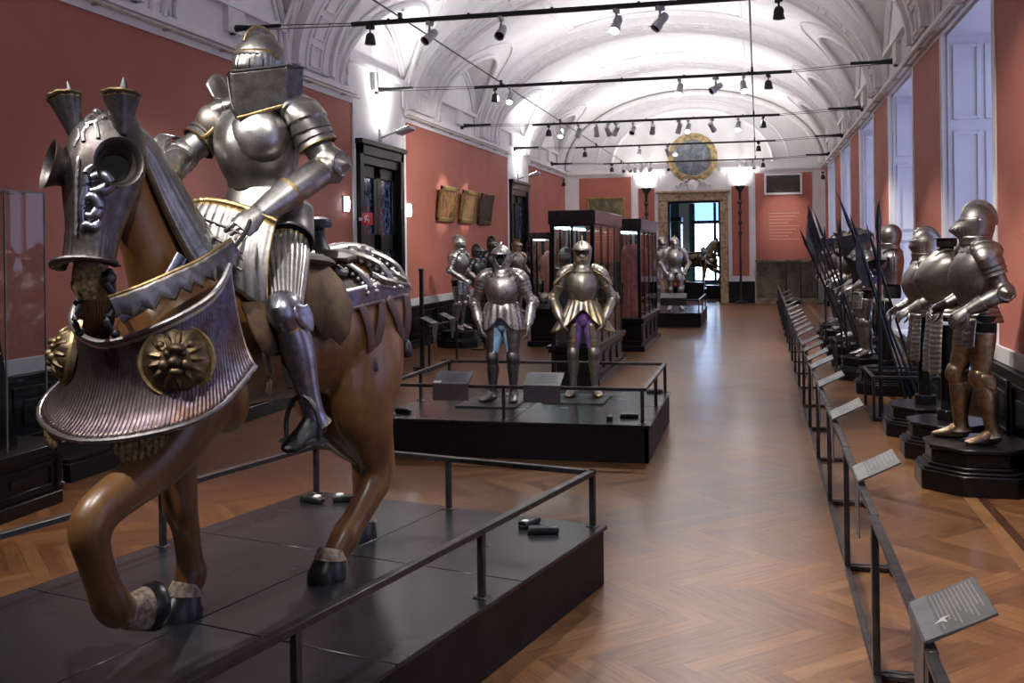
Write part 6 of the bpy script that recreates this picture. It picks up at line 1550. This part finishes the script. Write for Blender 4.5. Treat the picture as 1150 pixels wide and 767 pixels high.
# ------------------------------------------------------------------ room beyond
m = MB(); m.box2((-2.95, 39.3, 0), (-.9, 43, .34)); m.box2((-2.98, 39.27, .30), (-.87, 43.03, .35))
tag(obj('far_platform', m, 'skirt', bevel=.006), 'black platform in the room beyond the doorway', 'platform')
far_horse = dup(HORSE, 'barded horse figure facing right in the room beyond the doorway', (-2.12, 41.2, .35), radians(78), None, .86)
for k, (xa, xb, ya, h_) in enumerate(((-2.7, -2.0, 38.6, .62), (-1.9, -1.25, 38.75, .50))):
    m = MB(); m.box2((xa, ya, 0), (xb, ya + .5, h_ - .05)); m.box2((xa - .03, ya - .03, h_ - .05), (xb + .03, ya + .53, h_)); m.box2((xa - .02, ya - .02, 0), (xb + .02, ya + .52, .08))
    tag(obj('display_block', m, 'black_wood', bevel=.006), ('taller', 'lower')[k] + ' of two black display blocks inside the room beyond the doorway', 'plinth')
m = MB(); m.box2((-3.6, 38.0, 0), (-2.75, 39.0, .5)); m.box2((-3.6, 38.0, 2.9), (-2.75, 39.0, 3.05))
for x in (-3.58, -2.80):
    for y in (38.0, 38.95): m.box2((x, y, .5), (x + .04, y + .04, 2.9))
o = tag(obj('tall_cabinet', m, 'black_wood', bevel=.005), 'tall black cabinet just inside the room beyond the doorway', 'display case')
for z in (1.1, 1.7, 2.3):
    mm = MB(); mm.box2((-3.56, 38.04, z), (-2.79, 38.95, z + .03)); obj('shelf', mm, 'black_wood', o)
mm = MB(); mm.box2((-2.775, 38.04, .5), (-2.77, 38.95, 2.9)); obj('glass_pane', mm, 'glass', o)
EXPO = 0.5
VAULT_FILL = ((-3.5, 15), (1.8, 16), (7, 20), (12.2, 33), (17.4, 60), (22.9, 84), (28.2, 100), (33.5, 92))
WARM = (1, .93, .84); AMB = (1, .86, .70); WHT = (1, .97, .93)
LAMPS = [
 ((-2.2, 39.5, 4.6), (-2.0, 41.2, 1), 300, 100, .8, (.9, .95, 1)),  # added fill light for the far-room horse, no fixture there
 # wall floods washing up over the doors
 ((-6.1, 17.6, 4.2), (-6.75, 17.6, 5.6), 130, 110, .8, (1, .98, .97)),
 ((-6.1, 28.6, 4.15), (-6.75, 28.6, 5.6), 130, 110, .8, (1, .98, .97)),
 # torcheres on the end wall
 ((-3.77, 35.65, 4.1), (-3.77, 35.9, 6), 80, 140, .9, (1, .94, .85)),
 ((-.6, 35.65, 4.1), (-.6, 35.9, 6), 80, 140, .9, (1, .94, .85)),
 # track spots: horse and rider
 ((-.6, 1.9, 4.6), (-2.4, 4.3, 2.2), 150, 36, .5, WHT), ((-2.8, 1.9, 4.7), (-2.45, 4.5, 1.5), 300, 46, .5, WHT), ((-4.6, 1.9, 4.6), (-2.4, 4.6, 1.2), 300, 42, .5, WHT), ((-4.6, 7.1, 4.6), (-4.3, 6.0, 0), 330, 60, .8, AMB),
 ((-3.6, 7.1, 4.6), (-2.2, 4.9, 1.2), 330, 45, .6, WHT), ((-.3, 7.1, 4.6), (-2.1, 5.2, 1.2), 240, 40, .6, WHT),
 # two-armour platform
 ((-3.0, 7.1, 4.6), (-2.7, 10.4, 1.2), 300, 32, .6, WHT), ((-1.2, 7.1, 4.6), (-1.9, 10.8, 1.2), 340, 32, .6, WHT), ((-2.0, 12.3, 4.65), (-2.2, 10.2, .4), 220, 50, .7, WHT),
 # right-hand row
 ((.1, 7.1, 4.6), (1.75, 9.0, 1.2), 420, 42, .6, WARM), ((.26, 7.1, 4.6), (1.4, 6.2, 0), 420, 60, .8, AMB), ((.1, 12.3, 4.65), (1.7, 10.6, 1.2), 300, 45, .6, WARM), ((.1, 12.3, 4.65), (1.7, 14.4, 1.2), 330, 45, .6, WARM), ((.1, 17.5, 4.65), (1.6, 19, 1.2), 380, 60, .6, WARM),
 ((.1, 22.9, 4.65), (1.6, 21.5, 1.2), 250, 60, .6, WARM), ((.3, 1.9, 4.6), (1.6, 4.6, 0), 420, 55, .8, AMB), ((.3, 12.2, 4.65), (1.1, 10.5, 0), 260, 50, .8, AMB),
 # left wall and left row
 ((-4.0, 22.4, 4.65), (-6.7, 21.4, 3.0), 420, 22, .8, WARM), ((-4.0, 22.9, 4.65), (-6.7, 23.1, 3.0), 420, 22, .8, WARM), ((-3.6, 17.5, 4.65), (-6.7, 20.8, 2.6), 420, 70, .9, WARM), ((.0, 7.1, 4.6), (2.2, 9.7, 2.2), 320, 50, .8, WARM), ((-4.2, 17.5, 4.65), (-5.9, 20, 1.3), 300, 40, .6, WHT), ((-4.3, 17.5, 4.65), (-6.2, 13.5, 1.6), 260, 60, .8, WHT), ((-4.0, 12.2, 4.65), (-6.5, 10, 1.2), 160, 60, .8, WHT),
 ((-4.3, 22.9, 4.65), (-5.9, 25.6, 1.3), 300, 45, .6, WHT),
 # aisle, far platform, end wall
 ((-1.3, 17.5, 4.65), (-.6, 14.5, 0), 260, 60, .9, WHT), ((-.7, 22.9, 4.65), (-.5, 20, 0), 260, 60, .9, WHT), ((-1.0, 22.9, 4.65), (-2.1, 26.5, 1.2), 420, 30, .6, WHT), ((.6, 33.5, 4.6), (.92, 36, 2.75), 170, 42, .9, WARM), ((-1.6, 28.2, 4.6), (-1, 31, 0), 300, 70, .9, WHT), ((-2.3, 28.2, 4.6), (-5.2, 36, 3.4), 260, 30, .8, WARM),
 ((-2.4, 17.5, 4.65), (-2.4, 15.5, 1.2), 240, 50, .7, WHT), ((-.6, 12.2, 4.65), (-.3, 9, 0), 240, 65, .9, WHT), ((-.2, 7.1, 4.6), (-.2, 4.4, 0), 150, 65, .9, WHT),
]
# ------------------------------------------------------------------ camera and light
cd = bpy.data.cameras.new('camera'); cam = bpy.data.objects.new('camera', cd); COL.objects.link(cam)
cam.location = (0, 0, 1.95); cd.sensor_width = 36; cd.lens = 36.0
cd.shift_y = -(383.5 - 279.5) / 1150
cam.rotation_mode = 'QUATERNION'
Rm = Matrix.Rotation(radians(13.54), 4, 'Z') @ Matrix.Rotation(radians(90), 4, 'X') @ Matrix.Rotation(-.0125, 4, 'Z')
cam.rotation_quaternion = Rm.to_quaternion()
cd.clip_start = .05; cd.clip_end = 200
sc.camera = cam
sc.view_settings.view_transform = 'Standard'; sc.view_settings.look = 'None'
sc.view_settings.gamma = 1; sc.view_settings.exposure = EXPO
sc.view_settings.use_curve_mapping = False
w = bpy.data.worlds.new('world'); sc.world = w; w.use_nodes = True
w.node_tree.nodes['Background'].inputs[0].default_value = (.62, .60, .70, 1); w.node_tree.nodes['Background'].inputs[1].default_value = .10

def spot(loc, to, power, ang=40, blend=.6, col=(1, .95, .88), r=.04):
    l = bpy.data.lights.new('spot_light', 'SPOT'); l.energy = power; l.spot_size = radians(ang); l.spot_blend = blend; l.color = col; l.shadow_soft_size = r
    o = bpy.data.objects.new('spot_light', l); COL.objects.link(o); o.location = loc
    o.rotation_euler = (V(to) - V(loc)).to_track_quat('-Z', 'Y').to_euler(); return o
def area(loc, to, power, sx, sy, col=(1, 1, 1)):
    l = bpy.data.lights.new('area_light', 'AREA'); l.energy = power; l.shape = 'RECTANGLE'; l.size = sx; l.size_y = sy; l.color = col
    o = bpy.data.objects.new('area_light', l); COL.objects.link(o); o.location = loc
    o.rotation_euler = (V(to) - V(loc)).to_track_quat('-Z', 'Y').to_euler(); return o
# added fill lights aimed up at the vault, with no fixtures of their own
for y, p in VAULT_FILL:
    area((-2.25, y, 4.95), (-2.25, y, 8), p, 5.2, .08, (1, .985, .99))
for args in LAMPS: spot(*args)
